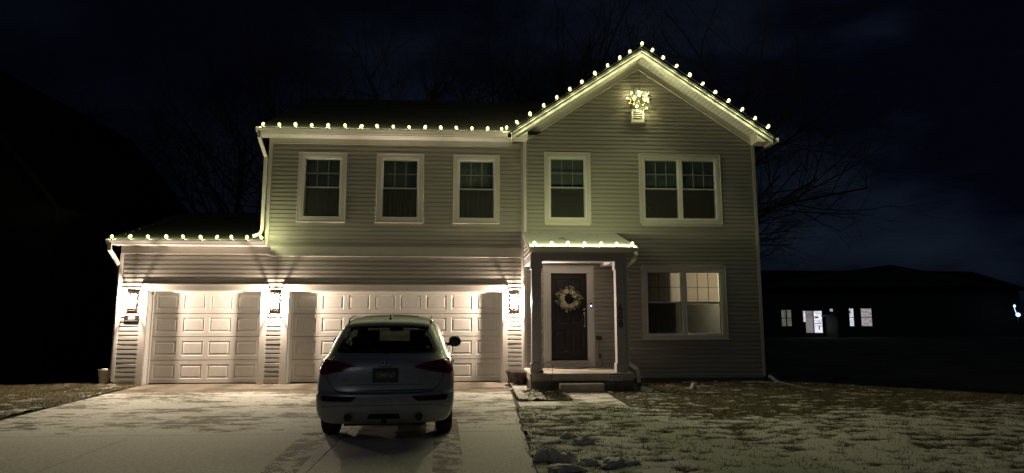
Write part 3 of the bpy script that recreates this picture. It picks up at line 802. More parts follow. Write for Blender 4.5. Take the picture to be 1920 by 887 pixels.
# sided end of the porch roof
for X, s in ((1.302, -1), (3.368, 1)):
    mb = MB(); z = 2.862; k = (PRB-PRZ)/(1.93+YR)
    top = lambda y: PRZ+k*(y+1.93)-.05
    while z < 3.45:
        zb = z+EXP; ya = max(-1.72, -1.93+(z+.05-PRZ)/k); yb = YR-.03
        ya2 = max(-1.72, -1.93+(zb+.05-PRZ)/k)
        if ya < yb: mb.quad((X+s*.016, ya, z), (X+s*.016, yb, z), (X+s*.002, yb, zb), (X+s*.002, min(ya2, yb), zb)); mb.quad((X+s*.016, ya, z), (X+s*.016, yb, z), (X, yb, z), (X, ya, z))
        z = zb
    mb.prism([(-1.72, 2.862), (YR-.03, 2.862), (YR-.03, top(YR-.03)), (-1.72, top(-1.72))], X, X-s*.02, 'x')
    mb.build('porch_gable_siding', 'siding', house, fix=False)
mb = MB(); mb.prism([(-1.90, PRZ-.06), (YR-.03, PRB-.05), (YR-.03, PRB-.13), (-1.90, PRZ-.14)], 1.262, 1.282, 'x'); mb.prism([(-1.90, PRZ-.06), (YR-.03, PRB-.05), (YR-.03, PRB-.13), (-1.90, PRZ-.14)], 3.50, 3.52, 'x'); mb.build('porch_rake_board', 'gutter', house)
mb = MB(); mb.rtube([(3.53, -1.94, 2.885), (3.53, -1.94, 2.82), (3.52, -1.90, 2.74), (3.42, -1.62, 2.60), (3.40, -1.60, 2.5), (3.40, -1.60, .62), (3.43, -1.63, .52), (3.55, -1.75, .42), (3.57, -1.77, .3), (3.57, -1.77, .12)], .07, .05)
mb.build('downspout', 'gutter', house, bevel=.003)
mb = MB(); mb.rtube([(3.56, -1.78, .14), (3.57, -1.80, .06), (3.60, -1.86, .0)], .085, .07); mb.build('downspout_elbow', 'black', house, bevel=.003)

# attic vent behind the gable wreath
mb = MB(); ring(mb, 3.96, 4.27, 6.28, 6.60, .035, YR-.10, YR-.016); mb.prism([(YR-.02, 6.60), (YR-.12, 6.58), (YR-.12, 6.565), (YR-.02, 6.57)], 3.95, 4.28, 'x')
for k in range(5): z = 6.33+k*.052; mb.quad((3.99, YR-.085, z), (4.24, YR-.085, z), (4.24, YR-.03, z+.04), (3.99, YR-.03, z+.04))
mb.box(3.955, 4.275, YR-.115, YR-.02, 6.262, 6.279)
mb.build('gable_vent', 'white', house)

# ---------------------------------------------------------------- lanterns
def lantern(x, label):
    t = thing('wall_lantern', label, 'wall lantern', (x, -.018, 1.88), 'garage wall lanterns')
    mb = MB(); mb.box(-.105, .105, -.02, 0, -.235, .235); mb.box(-.085, .085, -.032, -.021, -.215, .215); mb.build('back_plate', 'metal', t, bevel=.003)
    mb = MB(); a = .078; f, b = -.205, -.045
    for X in (-a, a):
        for Y in (f, b): mb.box(X-.004, X+.004, Y-.004, Y+.004, -.165, .165)
    for z in (-.165, .165):
        mb.box(-a-.006, a+.006, f-.006, f+.006, z-.006, z+.006); mb.box(-a-.006, a+.006, b-.006, b+.006, z-.006, z+.006)
        mb.box(-a-.006, -a+.006, f+.006, b-.006, z-.006, z+.006); mb.box(a-.006, a+.006, f+.006, b-.006, z-.006, z+.006)
    mb.box(-.03, .03, b+.006, -.03, .12, .16)
    mb.build('cage', 'metal', t)
    mb = MB(); mb.box(-.020, .020, -.145, -.105, .172, .182); mb.box(-a-.014, a+.014, -.130, -.120, .1721, .1801); mb.box(-.005, .005, f-.014, b+.012, .1722, .1802); mb.box(-.02, .02, -.145, -.105, .183, .20); mb.build('top_cap', 'metal', t)
    mb = MB(); mb.box(-.012, .012, -.160, -.140, -.172, -.165); mb.box(-a-.0055, a+.0055, -.152, -.148, -.172, -.1665); mb.build('bottom_tray', 'metal', t, bevel=.003)
    filament('lantern_filament', LAMP_C, 340, .018, t, (0, -.125, 0))
    mb = MB()
    for q in (((-a, f), (a, f)), ((-a, f), (-a, b)), ((a, f), (a, b))):
        (p, y), (r, w) = q; mb.quad((p, y, -.159), (r, w, -.159), (r, w, .159), (p, y, .159))
    mb.build('glass', 'lantern_glass', t)
    mb = MB(); mb.lathe([(0, -.06), (.014, -.058), (.026, -.04), (.030, -.015), (.026, .015), (.015, .04), (.013, .05), (0, .05)], (0, -.125, .0), 12); mb.build('bulb', 'lampbulb', t, smooth=True)
    mb = MB(); mb.lathe([(.0, .051), (.016, .051), (.016, .10), (.022, .11), (.022, .171)], (0, -.125, 0), 12); mb.build('socket', 'metal', t)
    return t
lantern(-7.66, 'lit lantern above the number plaque left of the single garage door')
lantern(-4.475, 'lit lantern between the two garage doors')
lantern(1.075, 'lit lantern between the double garage door and porch')

# number plaque
t = thing('number_plaque', 'small black house number plaque under the leftmost lantern', 'sign', (-7.655, -.02, 1.485))
mb = MB(); mb.prism([(-.145, -.06), (.145, -.06), (.145, -.02), (.16, .0), (.145, .02), (.145, .075), (-.145, .075), (-.145, .02), (-.16, 0), (-.145, -.02)], -.018, 0); mb.build('board', 'plaque', t, bevel=.003)
mb = MB(); mb.box(-.135, .135, -.020, -.0185, -.0505, -.0465); mb.build('rule', 'plaquew', t)
text_mesh('608', .105, .002, 'plaquew', 'numerals', t, (0, -.021, .014), sx=.95)
# column numbers
for k, ch in enumerate('608'):
    o = text_mesh(ch, .21, .006, 'black', 'house_number', col2, (3.225, -1.707, 1.70-k*.172), sx=.95, bold=.001)

# ---------------------------------------------------------------- string lights
def bulb_mesh():
    mb = MB(); mb.lathe([(0, -.035), (.019, -.033), (.028, -.015), (.036, .008), (.033, .03), (.018, .052), (0, .060)], (0, 0, 0), 10)
    me_o = mb.build('bulb', 'bulb', None, smooth=True); me = me_o.data; bpy.data.objects.remove(me_o); return me
BM = bulb_mesh()
def string(label, pts, up=(0, 0, 1), tilt=None, lead=None):
    t = thing('light_string', label, 'string lights', pts[0], 'christmas light strings along the roof edges')
    o0 = Vector(pts[0]); P = [Vector(p)-o0 for p in pts]
    cab = []
    if lead: cab += [Vector(q)-o0 for q in lead]
    for i, p in enumerate(P):
        cab.append(p+Vector((0, .0, -.055)))
        if i < len(P)-1: cab.append((p+P[i+1])/2+Vector((0, random.uniform(-.01,.01), -.072)))
    mb = MB(); mb.tube(cab, .0075, 5)
    for p in P: mb.tube([p+Vector((0, 0, -.075)), p+Vector((0, 0, -.030))], [.014, .017], 7)
    mb.build('cable', 'cable', t)
    for i, p in enumerate(P):
        o = bpy.data.objects.new('bulb', BM); COL.objects.link(o); o.parent = t; o.location = p
        o.rotation_euler = (random.gauss(.1, .28), random.gauss(0, .32)+(tilt or 0), random.random()*6); sc_ = random.uniform(.88, 1.08); o.scale = (sc_, sc_, sc_)
        filament('string_filament', BULB_C, 12, .022, t, p+Vector((0, 0, .008)))
    return t
up = [-4.808, -4.435, -4.065, -3.698, -3.317, -2.926, -2.555, -2.183, -1.809, -1.439, -1.067, -.695, -.325, .042, .41, .744]
string('light string along the gutter over the three upper windows', [(x, -.497, 5.955+random.gauss(0, .004)) for x in up] + [(.862, -.505, 5.985)])
ga = [-7.981, -7.594, -7.196, -6.801, -6.433, -6.049, -5.698, -5.374, -5.034, -4.709]
string('light string along the low gutter above the single garage door', [(x, -.497, 3.30+random.gauss(0, .004)) for x in ga])
po = [1.366, 1.735, 2.066, 2.429, 2.78, 3.115, 3.441]
string('light string along the snowy porch roof gutter', [(x, -1.985, 3.035+random.gauss(0, .003)) for x in po])
gl = [1.099, 1.406, 1.731, 2.047, 2.359, 2.651, 2.973, 3.286, 3.589, 3.836, 4.15, 4.404, 4.672, 4.984, 5.313, 5.625, 5.931, 6.249, 6.571, 6.888, 7.199]
string('light string climbing both slopes of the high front gable', [(x, -.685, RZ-SL*abs(x-APX)+.10) for x in gl])

# gable wreath ---------------------------------------------------
t = thing('lit_wreath', 'round wreath of glowing bulbs and baubles high on the gable', 'wreath', (4.14, YR-.10, 6.80))
mb = MB(); ringp = [(math.cos(a)*.19, 0, math.sin(a)*.19) for a in [2*PI*k/20 for k in range(20)]]
mb.tube(ringp, .035, 6, closed=True)
for k in range(520):
    a = random.uniform(0, 2*PI); r = random.gauss(.19, .055); p = Vector((math.cos(a)*r, random.uniform(-.07, .03), math.sin(a)*r))
    d = Vector((random.gauss(0, 1), random.gauss(0, .6), random.gauss(0, 1))).normalized()*random.uniform(.04, .07); e = d.cross(Vector((random.random(), 1, random.random()))).normalized()*.014
    mb.quad(p-e, p+d*.5-e*.6, p+d, p+e)
mb.build('foliage', 'leafdark', t, fix=False)
mb = MB(); mb.tube([(.02, .02, .19), (.04, .03, .5), (.03, .02, .80), (.0, -.2, .98)], .004, 4); mb.build('hanging_wire', 'cable', t)
mb = MB(); mb.lathe([(0, -.028), (.02, -.018), (.028, 0), (.02, .02), (0, .028)], n=8); o = mb.build('bulb', 'wbulb', None, smooth=True); WB = o.data; bpy.data.objects.remove(o)
for k in range(24):
    a = 2*PI*k/15.3 + random.gauss(0, .15); r = random.choice((.14, .21, .28)) + random.gauss(0, .015)
    o = bpy.data.objects.new('bulb', WB); COL.objects.link(o); o.parent = t; o.location = (math.cos(a)*r, -.075+random.gauss(0, .015), math.sin(a)*r)
    s = random.uniform(.85, 1.3); o.scale = (s, s, s)
    if k % 2 == 0: filament('wreath_filament', (1.0, .93, .42), 2.0, .012, t, o.location.copy())
mb = MB()
for k in range(12):
    a = random.uniform(0, 2*PI); r = random.uniform(.13, .29); mb = MB(); mb.ball((0,0,0), random.uniform(.022, .034), 10, 8)
    o = mb.build('ornament', random.choice(['ornament_gold', 'ornament_dark', 'ornament_dark']), t); o.location = (math.cos(a)*r, -.08, math.sin(a)*r)

# door wreath -----------------------------------------------------
t = thing('door_wreath', 'wreath of cream flowers and leaves on the dark front door', 'wreath', (2.35, DY-.055, 1.945))
mb = MB(); mb.tube([(math.cos(a)*.17, 0, math.sin(a)*.17) for a in [2*PI*k/20 for k in range(20)]], .022, 6, closed=True); mb.build('vine_ring', 'bark', t)
def leaves(n, r0, sd, mat, size):
    mb = MB()
    for k in range(n):
        a = random.uniform(0, 2*PI); r = random.gauss(r0, sd); p = Vector((math.cos(a)*r, random.uniform(-.06, .01), math.sin(a)*r))
        d = Vector((math.cos(a)+random.gauss(0, .8), random.gauss(0, .3), math.sin(a)+random.gauss(0, .8))).normalized()*size; e = d.cross(Vector((0, 1, 0))).normalized()*size*.28
        mb.quad(p, p+d*.5+e, p+d, p+d*.5-e)
    mb.build('leaf_cluster', mat, t, fix=False)
leaves(190, .20, .032, 'leafdark', .07); leaves(60, .22, .035, 'leafpale', .07)
for a0 in (0.5, 1.1, 1.9, 2.5, 3.0, 3.5, 3.9, 4.3, 4.7, 5.1, 5.6):
    mb = MB(); c = Vector((math.cos(a0)*.165+random.gauss(0, .015), -.055, math.sin(a0)*.165+random.gauss(0, .015)))
    for k in range(14):
        th = k*2.4; rr = .008+.0028*k; p = c+Vector((math.cos(th)*rr, -.012+.0015*k, math.sin(th)*rr)); e = Vector((-math.sin(th), 0, math.cos(th)))*.016; d = Vector((math.cos(th), -.6, math.sin(th)))*.026
        mb.quad(p-e, p-e*.6+d, p+e*.6+d, p+e)
    mb.build('flower', 'flower', t, fix=False)

# doorbell, outlet, cord, mat, hooks, pots, sign ------------------
t = thing('doorbell', 'small doorbell with blue light on the front door casing', 'doorbell', (2.88, YR-.043, 1.79))
mb = MB(); mb.box(-.022, .022, -.022, 0, -.055, .06); mb.build('case', 'black', t, bevel=.006)
M['blue'] = emis('doorbell_led', (.35,.4,1.0), 9)
mb = MB(); mb.ball((0, -.022, -.012), .016, 10, 8, (1,.4,1.2)); mb.build('button', 'blue', t)
t = thing('outlet_cover', 'black weatherproof outlet box with a plugged in timer on porch wall', 'outlet', (3.06, YR-.016, 1.03))
mb = MB(); mb.box(-.06, .06, -.055, 0, -.05, .05); mb.build('box', 'black', t, bevel=.006); mb = MB(); mb.box(-.085, -.005, -.09, -.056, -.02, .05); mb.ball((-.045, -.092, .01), .013); mb.build('timer', 'black', t, bevel=.003)
t = thing('power_cord', 'black power cord hanging from the outlet down to the porch floor', 'cord', (3.04, YR-.06, 1.0))
mb = MB(); mb.tube([(0, -.02, -.03), (.03, -.01, -.15), (-.01, -.02, -.28), (.02, -.02, -.38), (.03, -.02, -.44), (.10, -.06, -.56), (.02, -.1, -.635), (-.2, -.12, -.64), (-.45, -.2, -.64), (-.33, -.1, -.625), (-.22, -.04, -.62)], .006, 5); mb.build('cable', 'black', t)
mb = MB(); mb.box(-.005, .055, -.045, .0, -.43, -.33); mb.build('connector', 'black', t, bevel=.006)
mb = MB(); pts = [(.44*math.cos(a), .38*math.sin(a)) for a in [PI+PI*k/16 for k in range(17)]]; mb.prism(pts, 0, .014, 'z')
o = mb.build('door_mat', 'matrubber', None); o.location = (2.37, YR-.12, .348); tag(o, 'dark half round door mat on the porch slab', 'door mat')
mb = MB(); mb.tube([(.0, 0, 0), (.35, -.05, 0), (.6, .04, 0), (.75, .2, .0)], .007, 5); 
o = mb.build('extension_cord', 'black', None); o.location = (2.68, -.8, .356); tag(o, 'thin black extension cord lying on the porch slab', 'cord')

def hook(x, y, label, flip):
    t = thing('shepherd_hook', label, 'garden hook', (x, y, gz(x, y)))
    mb = MB(); pts = [(0, 0, -.1), (0, 0, .3), (-.02*flip, 0, .5)]
    for k in range(9):
        a = PI*k/8; pts.append((-.02*flip + flip*(.10-.10*math.cos(a)), 0, .53+.09*math.sin(a)))
    pts += [(.16*flip, 0, .49), (.14*flip, 0, .50)]
    mb.tube(pts, .006, 6); mb.build('rod', 'iron', t); return t
hook(1.29, -1.98, 'left black wrought iron garden hook with a hanging dish before the porch', 1)
t = hook(1.70, -2.02, 'right black wrought iron garden hook leaning before the porch', -1)
t = thing('hanging_dish', 'small black iron dish hanging between the two garden hooks', 'dish', (1.475, -1.99, gz(0, -2)+.44))
mb = MB(); mb.lathe([(0, -.035), (.05, -.03), (.075, 0), (.07, .004), (.045, -.02), (0, -.025)], n=18); mb.build('bowl', 'iron', t)
mb = MB(); mb.tube([(-.07, 0, 0), (0, 0, .06), (.07, 0, 0)], .003, 4); mb.build('hanger', 'iron', t)

def pot(x, y, label):
    t = thing('barrel_planter', label, 'planter', (x, y, gz(x, y)+.02), 'barrel planters beside the porch')
    mb = MB(); mb.lathe([(.0, 0), (.13, 0), (.185, .255)], n=24); mb.lathe([(.155, .25), (.15, .24), (0, .24)], n=24); mb.build('tub', 'pot', t)
    mb = MB(); mb.lathe([(.187, .235), (.197, .237), (.20, .31), (.175, .312), (.165, .24)], n=24); mb.build('rim', 'pot', t)
    mb = MB(); mb.lathe([(.168, .27), (.1, .28), (0, .285)], n=20); mb.build('soil', 'soil', t)
    return t
pot(1.13, -.90, 'dark barrel planter nearest the porch, in front of the other')
pot(1.05, -.50, 'dark barrel planter behind the other, against the garage wall')

t = thing('yard_sign', 'small pale yard sign with dark lettering staked before the porch', 'sign', (3.03, -1.98, gz(3, -2)))
mb = MB(); mb.box(-.135, .135, -.006, 0, .22, .375); mb.m = 1; mb.box(-.135, .135, -.0075, -.0062, .355, .375); mb.box(-.135, .135, -.0075, -.0062, .22, .232); mb.build('board', ['signw', 'black'], t)
mb = MB(); mb.tube([(0, .004, -.08), (0, .004, .30)], .006, 5); mb.build('stake', 'iron', t)
text_mesh('Invisible', .052, .0008, 'black', 'lettering', t, (.03, -.0085, .315), bold=.0008); text_mesh('Fence Inc', .046, .0008, 'black', 'lettering', t, (.03, -.0085, .265), bold=.0006)
mb = MB(); mb.prism([(-.118, .26), (-.108, .26), (-.106, .285), (-.098, .285), (-.092, .30), (-.098, .33), (-.11, .335), (-.12, .32), (-.123, .29)], -.0085, -.0075); mb.build('dog_emblem', 'black', t)

mb = MB(); mb.rtube([(0, 0, 0), (.13, -.20, -.035), (.17, -.25, -.045)], .10, .07); o = mb.build('downspout_extension', 'bucket', None, bevel=.003); o.location = (3.60, -1.90, .04); tag(o, 'white downspout extension lying at the right of the porch', 'downspout extension')
t = thing('drain_pipe', 'grey corrugated drain pipe running from the right house corner', 'drain pipe', (7.08, -.32, .1))
n = 70; A, B = Vector((0, 0, .10)), Vector((.30, -1.9, -.16)); pts = []; rs = []
for k in range(n): 
    f = k/(n-1); p = A.lerp(B, f); p.z = .10*(1-smooth(f*5))-.07-.10*f; pts.append(p); rs.append(.045+.005*(k % 2))
mb = MB(); mb.tube(pts, rs, 10); M['pipe'] = simple('grey_plastic_pipe', (.16,.16,.165), .6, .15, 10); mb.build('pipe', 'pipe', t)
t = thing('pipe_cap', 'small white pipe cap in the grass before the right wall', 'pipe cap', (4.74, -1.75, gz(4.7, -1.8)))
mb = MB(); mb.lathe([(0, .0), (.06, 0), (.06, .10), (.045, .11), (.04, .15), (0, .15)], n=14); mb.build('cap', 'bucket', t)
t = thing('plastic_pail', 'pale plastic pail at the left corner of the garage', 'bucket', (-8.22, .12, gz(-8.2, .1)))
mb = MB(); mb.lathe([(0, .01), (.10, .01), (.14, .33), (.15, .33), (.15, .345), (.135, .345), (.10, .03), (0, .03)], n=20); mb.build('pail', 'bucket', t)
mb = MB(); mb.tube([(-.145, 0, .32), (-.10, -.1, .36), (0, -.15, .37), (.10, -.1, .36), (.145, 0, .32)], .003, 4); mb.build('handle', 'nickel', t)

# snow clumps shovelled along the drive edge
def clump(x, y, r, sx, sy, sz, label):
    mb = MB(); bmesh.ops.create_icosphere(mb.bm, subdivisions=4, radius=1)
    for v in mb.bm.verts:
        d = v.co.normalized(); k = 1 + .45*noise.fractal(d*1.7+Vector((x*7, y*3, 0)), .7, 2.2, 6) + .14*noise.noise(d*9+Vector((x, y, 0)))
        v.co = Vector((d.x*sx*1.05, d.y*sy*1.1, max(-.25, d.z)*sz*.8))*r*k
    for f in mb.bm.faces: f.smooth = True
    o = mb.build('snow_clump', 'snowpure', None); o.location = (x, y, gz(x, y)+.02); o.rotation_euler = (0, 0, random.random()*.6)
    return tag(o, label, 'snow clump', 'snow clumps along the drive edge')
for a in [(.83, -7.92, .10, .9, .8, 1.35, 'jagged snow clump nearest the driveway edge'),
          (.98, -7.95, .11, .8, .8, 1.25, 'pointed snow clump second from the driveway edge'),
          (1.10, -8.02, .09, .9, .8, 1.2, 'small snow clump leaning against the pointed pair'),
          (1.28, -8.18, .085, 1.2, .9, .9, 'low grey snow clump right of the pointed ones'),
          (1.62, -8.22, .125, 1.8, .9, .85, 'widest rounded snow clump in the near lawn'),
          (1.42, -7.15, .11, 1.4, .9, .9, 'broad snow clump farther up the lawn'),
          (1.30, -6.75, .09, 1.2, .9, .9, 'rearmost rounded snow clump beside the drive'),
          (1.02, -8.45, .11, 1.6, .9, .7, 'low snow lump at the bottom edge of the picture')]: clump(*a)
# stray icy lumps at the bed edge
for i, (x, y, r) in enumerate([(.99, -1.55, .09), (1.13, -1.75, .12), (1.02, -1.9, .07), (1.22, -2.02, .13)]):
    o = clump(x, y, r, 1.3, .9, .55, ['white snow lump nearest the garage corner at the planters', 'snow lump in front of the planters', 'smallest snow lump between planters and drive', 'flat snow heap at the bed corner below the porch'][i])

# ---------------------------------------------------------------- car
CARX, CARY, CARR = -1.045, -6.97, .055
car = thing('parked_car', 'silver white estate car parked nose in before the double garage door', 'car', (CARX, CARY, gz(0, -6.0)-.012), rotz=CARR)
car.rotation_euler = (R(.8), 0, CARR); car.scale = (.935, 1, .988)
#      z    hw    yr    yf   rc(rear) crownz
LV = [(.235, .74, .16, 4.45, .20), (.265, .84, .085, 4.55, .26), (.33, .90, .03, 4.61, .30), (.42, .93, .004, 4.64, .32), (.52, .942, .0, 4.65, .34),
      (.60, .945, .004, 4.64, .35), (.635, .943, .02, 4.62, .36), (.655, .943, .055, 4.62, .37), (.72, .945, .075, 4.60, .38), (.82, .945, .088, 4.55, .42),
      (.92, .938, .105, 4.35, .46), (1.00, .920, .135, 3.95, .50), (1.055, .890, .175, 3.52, .52), (1.10, .855, .225, 3.32, .52),
      (1.20, .815, .325, 3.10, .46), (1.30, .772, .440, 2.87, .42), (1.40, .722, .570, 2.62, .38), (1.46, .690, .655, 2.46, .36),
      (1.505, .665, .70, 2.34, .35), (1.55, .625, .80, 2.22, .34), (1.585, .56, .98, 2.10, .33), (1.61, .46, 1.22, 1.98, .25), (1.622, .30, 1.40, 1.85, .15)]
NR, NS, NF = 9, 16, 9
def level(z, hw, yr, yf, rc):
    """half ring from the rear centre round the side to the front centre"""
    pts = []; bow = .05 if z < 1.08 else .10
    for i in range(NR):                       # rear
        a = (PI/2)*i/(NR-1)
        ex = .42 if z < 1.05 else .6
        x = hw*math.sin(a)**(.8); y = yr + rc*(1-math.cos(a)**ex)*.98
        pts.append((x, y))
    for i in range(1, NS+1):
        f = i/NS; y = yr+rc*.98 + (yf-.5-yr-rc*.98)*f
        wob = 1 + (.012*math.sin(f*PI) if z < 1.05 else .05*math.sin(f*PI))
        pts.append((hw*wob*(1-.03*f*(1 if z > 1.0 else 0)), y))
    x_end = pts[-1][0]
    for i in range(1, NF):
        a = (PI/2)*i/(NF-1)
        pts.append((x_end*math.cos(a)**.55 if i < NF-1 else 0, yf-.5+.5*math.sin(a)**.9))
    return [(x, y, z - (.012*(x/max(hw, .01))**2 if z > 1.5 else 0)) for x, y in pts]
bm = bmesh.new()
def ringverts(lv):
    h = level(*lv); out = [bm.verts.new(h[0])] + [bm.verts.new(p) for p in h[1:-1]] + [bm.verts.new(h[-1])] + [bm.verts.new((-p[0], p[1], p[2])) for p in h[-2:0:-1]]
    return out
rings_ = [ringverts(l) for l in LV]; n = len(rings_[0])
for a, b in zip(rings_, rings_[1:]):
    for k in range(n): bm.faces.new((a[k], a[(k+1) % n], b[(k+1) % n], b[k]))
for rg, rev in ((rings_[0], True), (rings_[-1], False)):
    h = n//2
    for k in range(h):
        a, b, c, d = rg[k], rg[k+1], rg[(n-k-1) % n], rg[(n-k) % n]
        vs = []
        for v in (a, b, c, d):
            if v not in vs: vs.append(v)
        if len(vs) > 2: bm.faces.new(vs[::-1] if rev else vs)
bmesh.ops.recalc_face_normals(bm, faces=bm.faces[:])
me = bpy.data.meshes.new('body'); bm.to_mesh(me); bm.free()
body = bpy.data.objects.new('body', me); COL.objects.link(body)
sub = body.modifiers.new('s', 'SUBSURF'); sub.levels = sub.render_levels = 1
cut = MB(); WX, WR = .80, .345
WY = (.92, 3.73)
for wy in WY:
    for s in (-1, 1):
        g = bmesh.ops.create_cone(cut.bm, cap_ends=True, segments=40, radius1=.395, radius2=.395, depth=.36, matrix=Matrix.Translation((s*(WX+.03), wy, .35)) @ Matrix.Rotation(PI/2, 4, 'Y'))
cuto = cut.build('cutter', 'carblack'); bo = body.modifiers.new('b', 'BOOLEAN'); bo.object = cuto; bo.operation = 'DIFFERENCE'; bo.solver = 'EXACT'
dg = bpy.context.evaluated_depsgraph_get(); me2 = bpy.data.meshes.new_from_object(body.evaluated_get(dg))
body.modifiers.clear(); body.data = me2; bpy.data.objects.remove(cuto)
bm = bmesh.new(); bm.from_mesh(me2); bvh = BVHTree.FromBMesh(bm)
def inpoly(p, q):
    x, y = p; c = False; j = len(q)-1
    for i in range(len(q)):
        if (q[i][1] > y) != (q[j][1] > y) and x < (q[j][0]-q[i][0])*(y-q[i][1])/(q[j][1]-q[i][1])+q[i][0]: c = not c
        j = i
    return c
RG = [(-.655, 1.125), (.655, 1.125), (.69, 1.15), (.66, 1.24), (.60, 1.36), (.545, 1.435), (.40, 1.455), (-.40, 1.455), (-.545, 1.435), (-.60, 1.36), (-.66, 1.24), (-.69, 1.15)]   # rear glass, seen from behind
WS = [(-.62, 1.13), (.62, 1.13), (.60, 1.30), (.55, 1.44), (-.55, 1.44), (-.60, 1.30)]
SG = [(.78, 1.20), (1.05, 1.13), (3.0, 1.115), (2.52, 1.40), (2.2, 1.455), (1.2, 1.455), (.95, 1.38)]            # side glass (y, z)
shrink = lambda q, k, c: [(c[0]+(p[0]-c[0])*k, c[1]+(p[1]-c[1])*k) for p in q]
kill = []
for f in bm.faces:
    c = f.calc_center_median(); nn = f.normal
    if c.z < 1.1: continue
    if c.y < .95 and nn.y < -.2 and inpoly((c.x, c.z), shrink(RG, .95, (0, 1.29))): kill.append(f)
    elif c.y > 2.0 and nn.y > .2 and inpoly((c.x, c.z), shrink(WS, .93, (0, 1.29))): kill.append(f)
    elif abs(nn.x) > .5 and inpoly((c.y, c.z), shrink(SG, .93, (1.9, 1.29))): kill.append(f)
bmesh.ops.delete(bm, geom=kill, context='FACES')
for f in bm.faces:
    c = f.calc_center_median(); f.smooth = True; f.material_index = 0
    if c.z > 1.50 or (c.z > 1.465 and abs(c.x) < .6): f.material_index = 1
    rr = min(math.hypot(c.y-wy, c.z-.35) for wy in WY)
    if (rr < .40 and abs(c.x) < .93) or c.z < .262: f.material_index = 2
bm.to_mesh(me2); bm.free(); me2.materials.clear()
for k in ('paint', 'frost', 'carblack'): me2.materials.append(M[k])
me2.set_sharp_from_angle(angle=R(42)); body.parent = car; body.name = 'body'
def patch(name, poly, mat, axis='rear', off=.005, th=.012, step=.03, parent=car, smooth_=True):
    """panel of outline poly wrapped over the body surface"""
    bm = bmesh.new(); f0 = bm.faces.new([bm.verts.new((p[0], 0, p[1])) for p in poly])
    xs = [p[0] for p in poly]; zs = [p[1] for p in poly]
    x = min(xs)+step
    while x < max(xs): bmesh.ops.bisect_plane(bm, geom=bm.verts[:]+bm.edges[:]+bm.faces[:], plane_co=(x, 0, 0), plane_no=(1, 0, 0)); x += step
    z = min(zs)+step
    while z < max(zs): bmesh.ops.bisect_plane(bm, geom=bm.verts[:]+bm.edges[:]+bm.faces[:], plane_co=(0, 0, z), plane_no=(0, 0, 1)); z += step
    for v in bm.verts:
        a, b = v.co.x, v.co.z
        if axis == 'rear': o, d = Vector((a, -2, b)), Vector((0, 1, 0))
        elif axis == 'front': o, d = Vector((a, 7, b)), Vector((0, -1, 0))
        elif axis == 'right': o, d = Vector((3, a, b)), Vector((-1, 0, 0))
        elif axis == 'left': o, d = Vector((-3, a, b)), Vector((1, 0, 0))
        elif axis == 'top': o, d = Vector((a, b, 4)), Vector((0, 0, -1))
        hit = bvh.ray_cast(o, d)
        v.co = hit[0] + hit[1]*off if hit[0] else o + d*2.3
    ext = bmesh.ops.extrude_face_region(bm, geom=bm.faces[:])
    dv = {'rear': (0, 1, 0), 'front': (0, -1, 0), 'right': (-1, 0, 0), 'left': (1, 0, 0), 'top': (0, 0, -1)}[axis]
    for v in [g for g in ext['geom'] if isinstance(g, bmesh.types.BMVert)]: v.co += Vector(dv)*th
    bmesh.ops.recalc_face_normals(bm, faces=bm.faces[:])
    me = bpy.data.meshes.new(name); bm.to_mesh(me); bm.free(); me.materials.append(M[mat])
    for p in me.polygons: p.use_smooth = True
    me.set_sharp_from_angle(angle=R(40))
    o = bpy.data.objects.new(name, me); COL.objects.link(o); o.parent = parent; return o
def band(q, k, c):   # frame polygon between q and its shrunk copy, as quads
    s_ = shrink(q, k, c); return [[q[i], q[(i+1) % len(q)], s_[(i+1) % len(q)], s_[i]] for i in range(len(q))]
def mirror(p): return [(-a, b) for a, b in p][::-1]
rear = patch('rear_window', shrink(RG, .93, (0, 1.29)), 'carglass', off=.004, th=.004, step=.06)
for q in band(RG, .925, (0, 1.29)): patch('window_border', q, 'carblack', off=.005, th=.01, step=.05, parent=rear)
ws = patch('windscreen', shrink(WS, .95, (0, 1.29)), 'carglass', 'front', .004, .004, .08)
for q in band(WS, .93, (0, 1.29)): patch('windscreen_border', q, 'carblack', 'front', .006, .01, .06, parent=ws)
for ax in ('right', 'left'):
    g_ = patch('side_window', shrink(SG, .95, (1.9, 1.29)), 'carglass', ax, .003, .004, .08)
    for q in band(SG, .93, (1.9, 1.29)): patch('window_trim', q, 'carblack', ax, .005, .01, .06, parent=g_)
    for a, b in ((1.28, 1.34), (2.12, 2.18)): patch('door_pillar', [(a, 1.12), (b, 1.12), (b, 1.45), (a, 1.45)], 'carblack', ax, .006, .01, .05, parent=g_)
    patch('window_chrome', [(.80, 1.09), (3.05, 1.085), (3.05, 1.10), (.80, 1.108)], 'chrome', ax, .008, .01, .06, parent=g_)
    for a, b in ((1.33, 1.34), (2.28, 2.29)): patch('door_gap', [(a, .42), (b, .42), (b, 1.09), (a, 1.09)], 'carblack', ax, .002, .01, .08)
    patch('sill_trim', [(1.35, .30), (3.3, .30), (3.3, .37), (1.35, .37)], 'carblack', ax, .006, .01, .08)
    for a in (1.45, 2.38): patch('door_handle', [(a, .90), (a+.2, .90), (a+.2, .93), (a, .93)], 'paint', ax, .03, .035, .05)
# tail lamps, tapering to a point inboard
TLR = [(.375, .955), (.46, .985), (.62, 1.02), (.80, 1.045), (.905, 1.045), (.915, .90), (.86, .855), (.72, .88), (.56, .91)]
for s in (1, -1):
    q = TLR if s == 1 else mirror(TLR)
    o = patch('tail_light', q, 'tail', off=.008, th=.02, step=.035)
    inner = shrink(q, .78, (s*.72, .95)); 
    M.setdefault('tail2', simple('tail_light_dark', (.05,.003,.004), .2, .3, 30))
    patch('lamp_element', shrink(q, .6, (s*.70, .95)), 'tail2', off=.0095, th=.004, step=.05, parent=o)
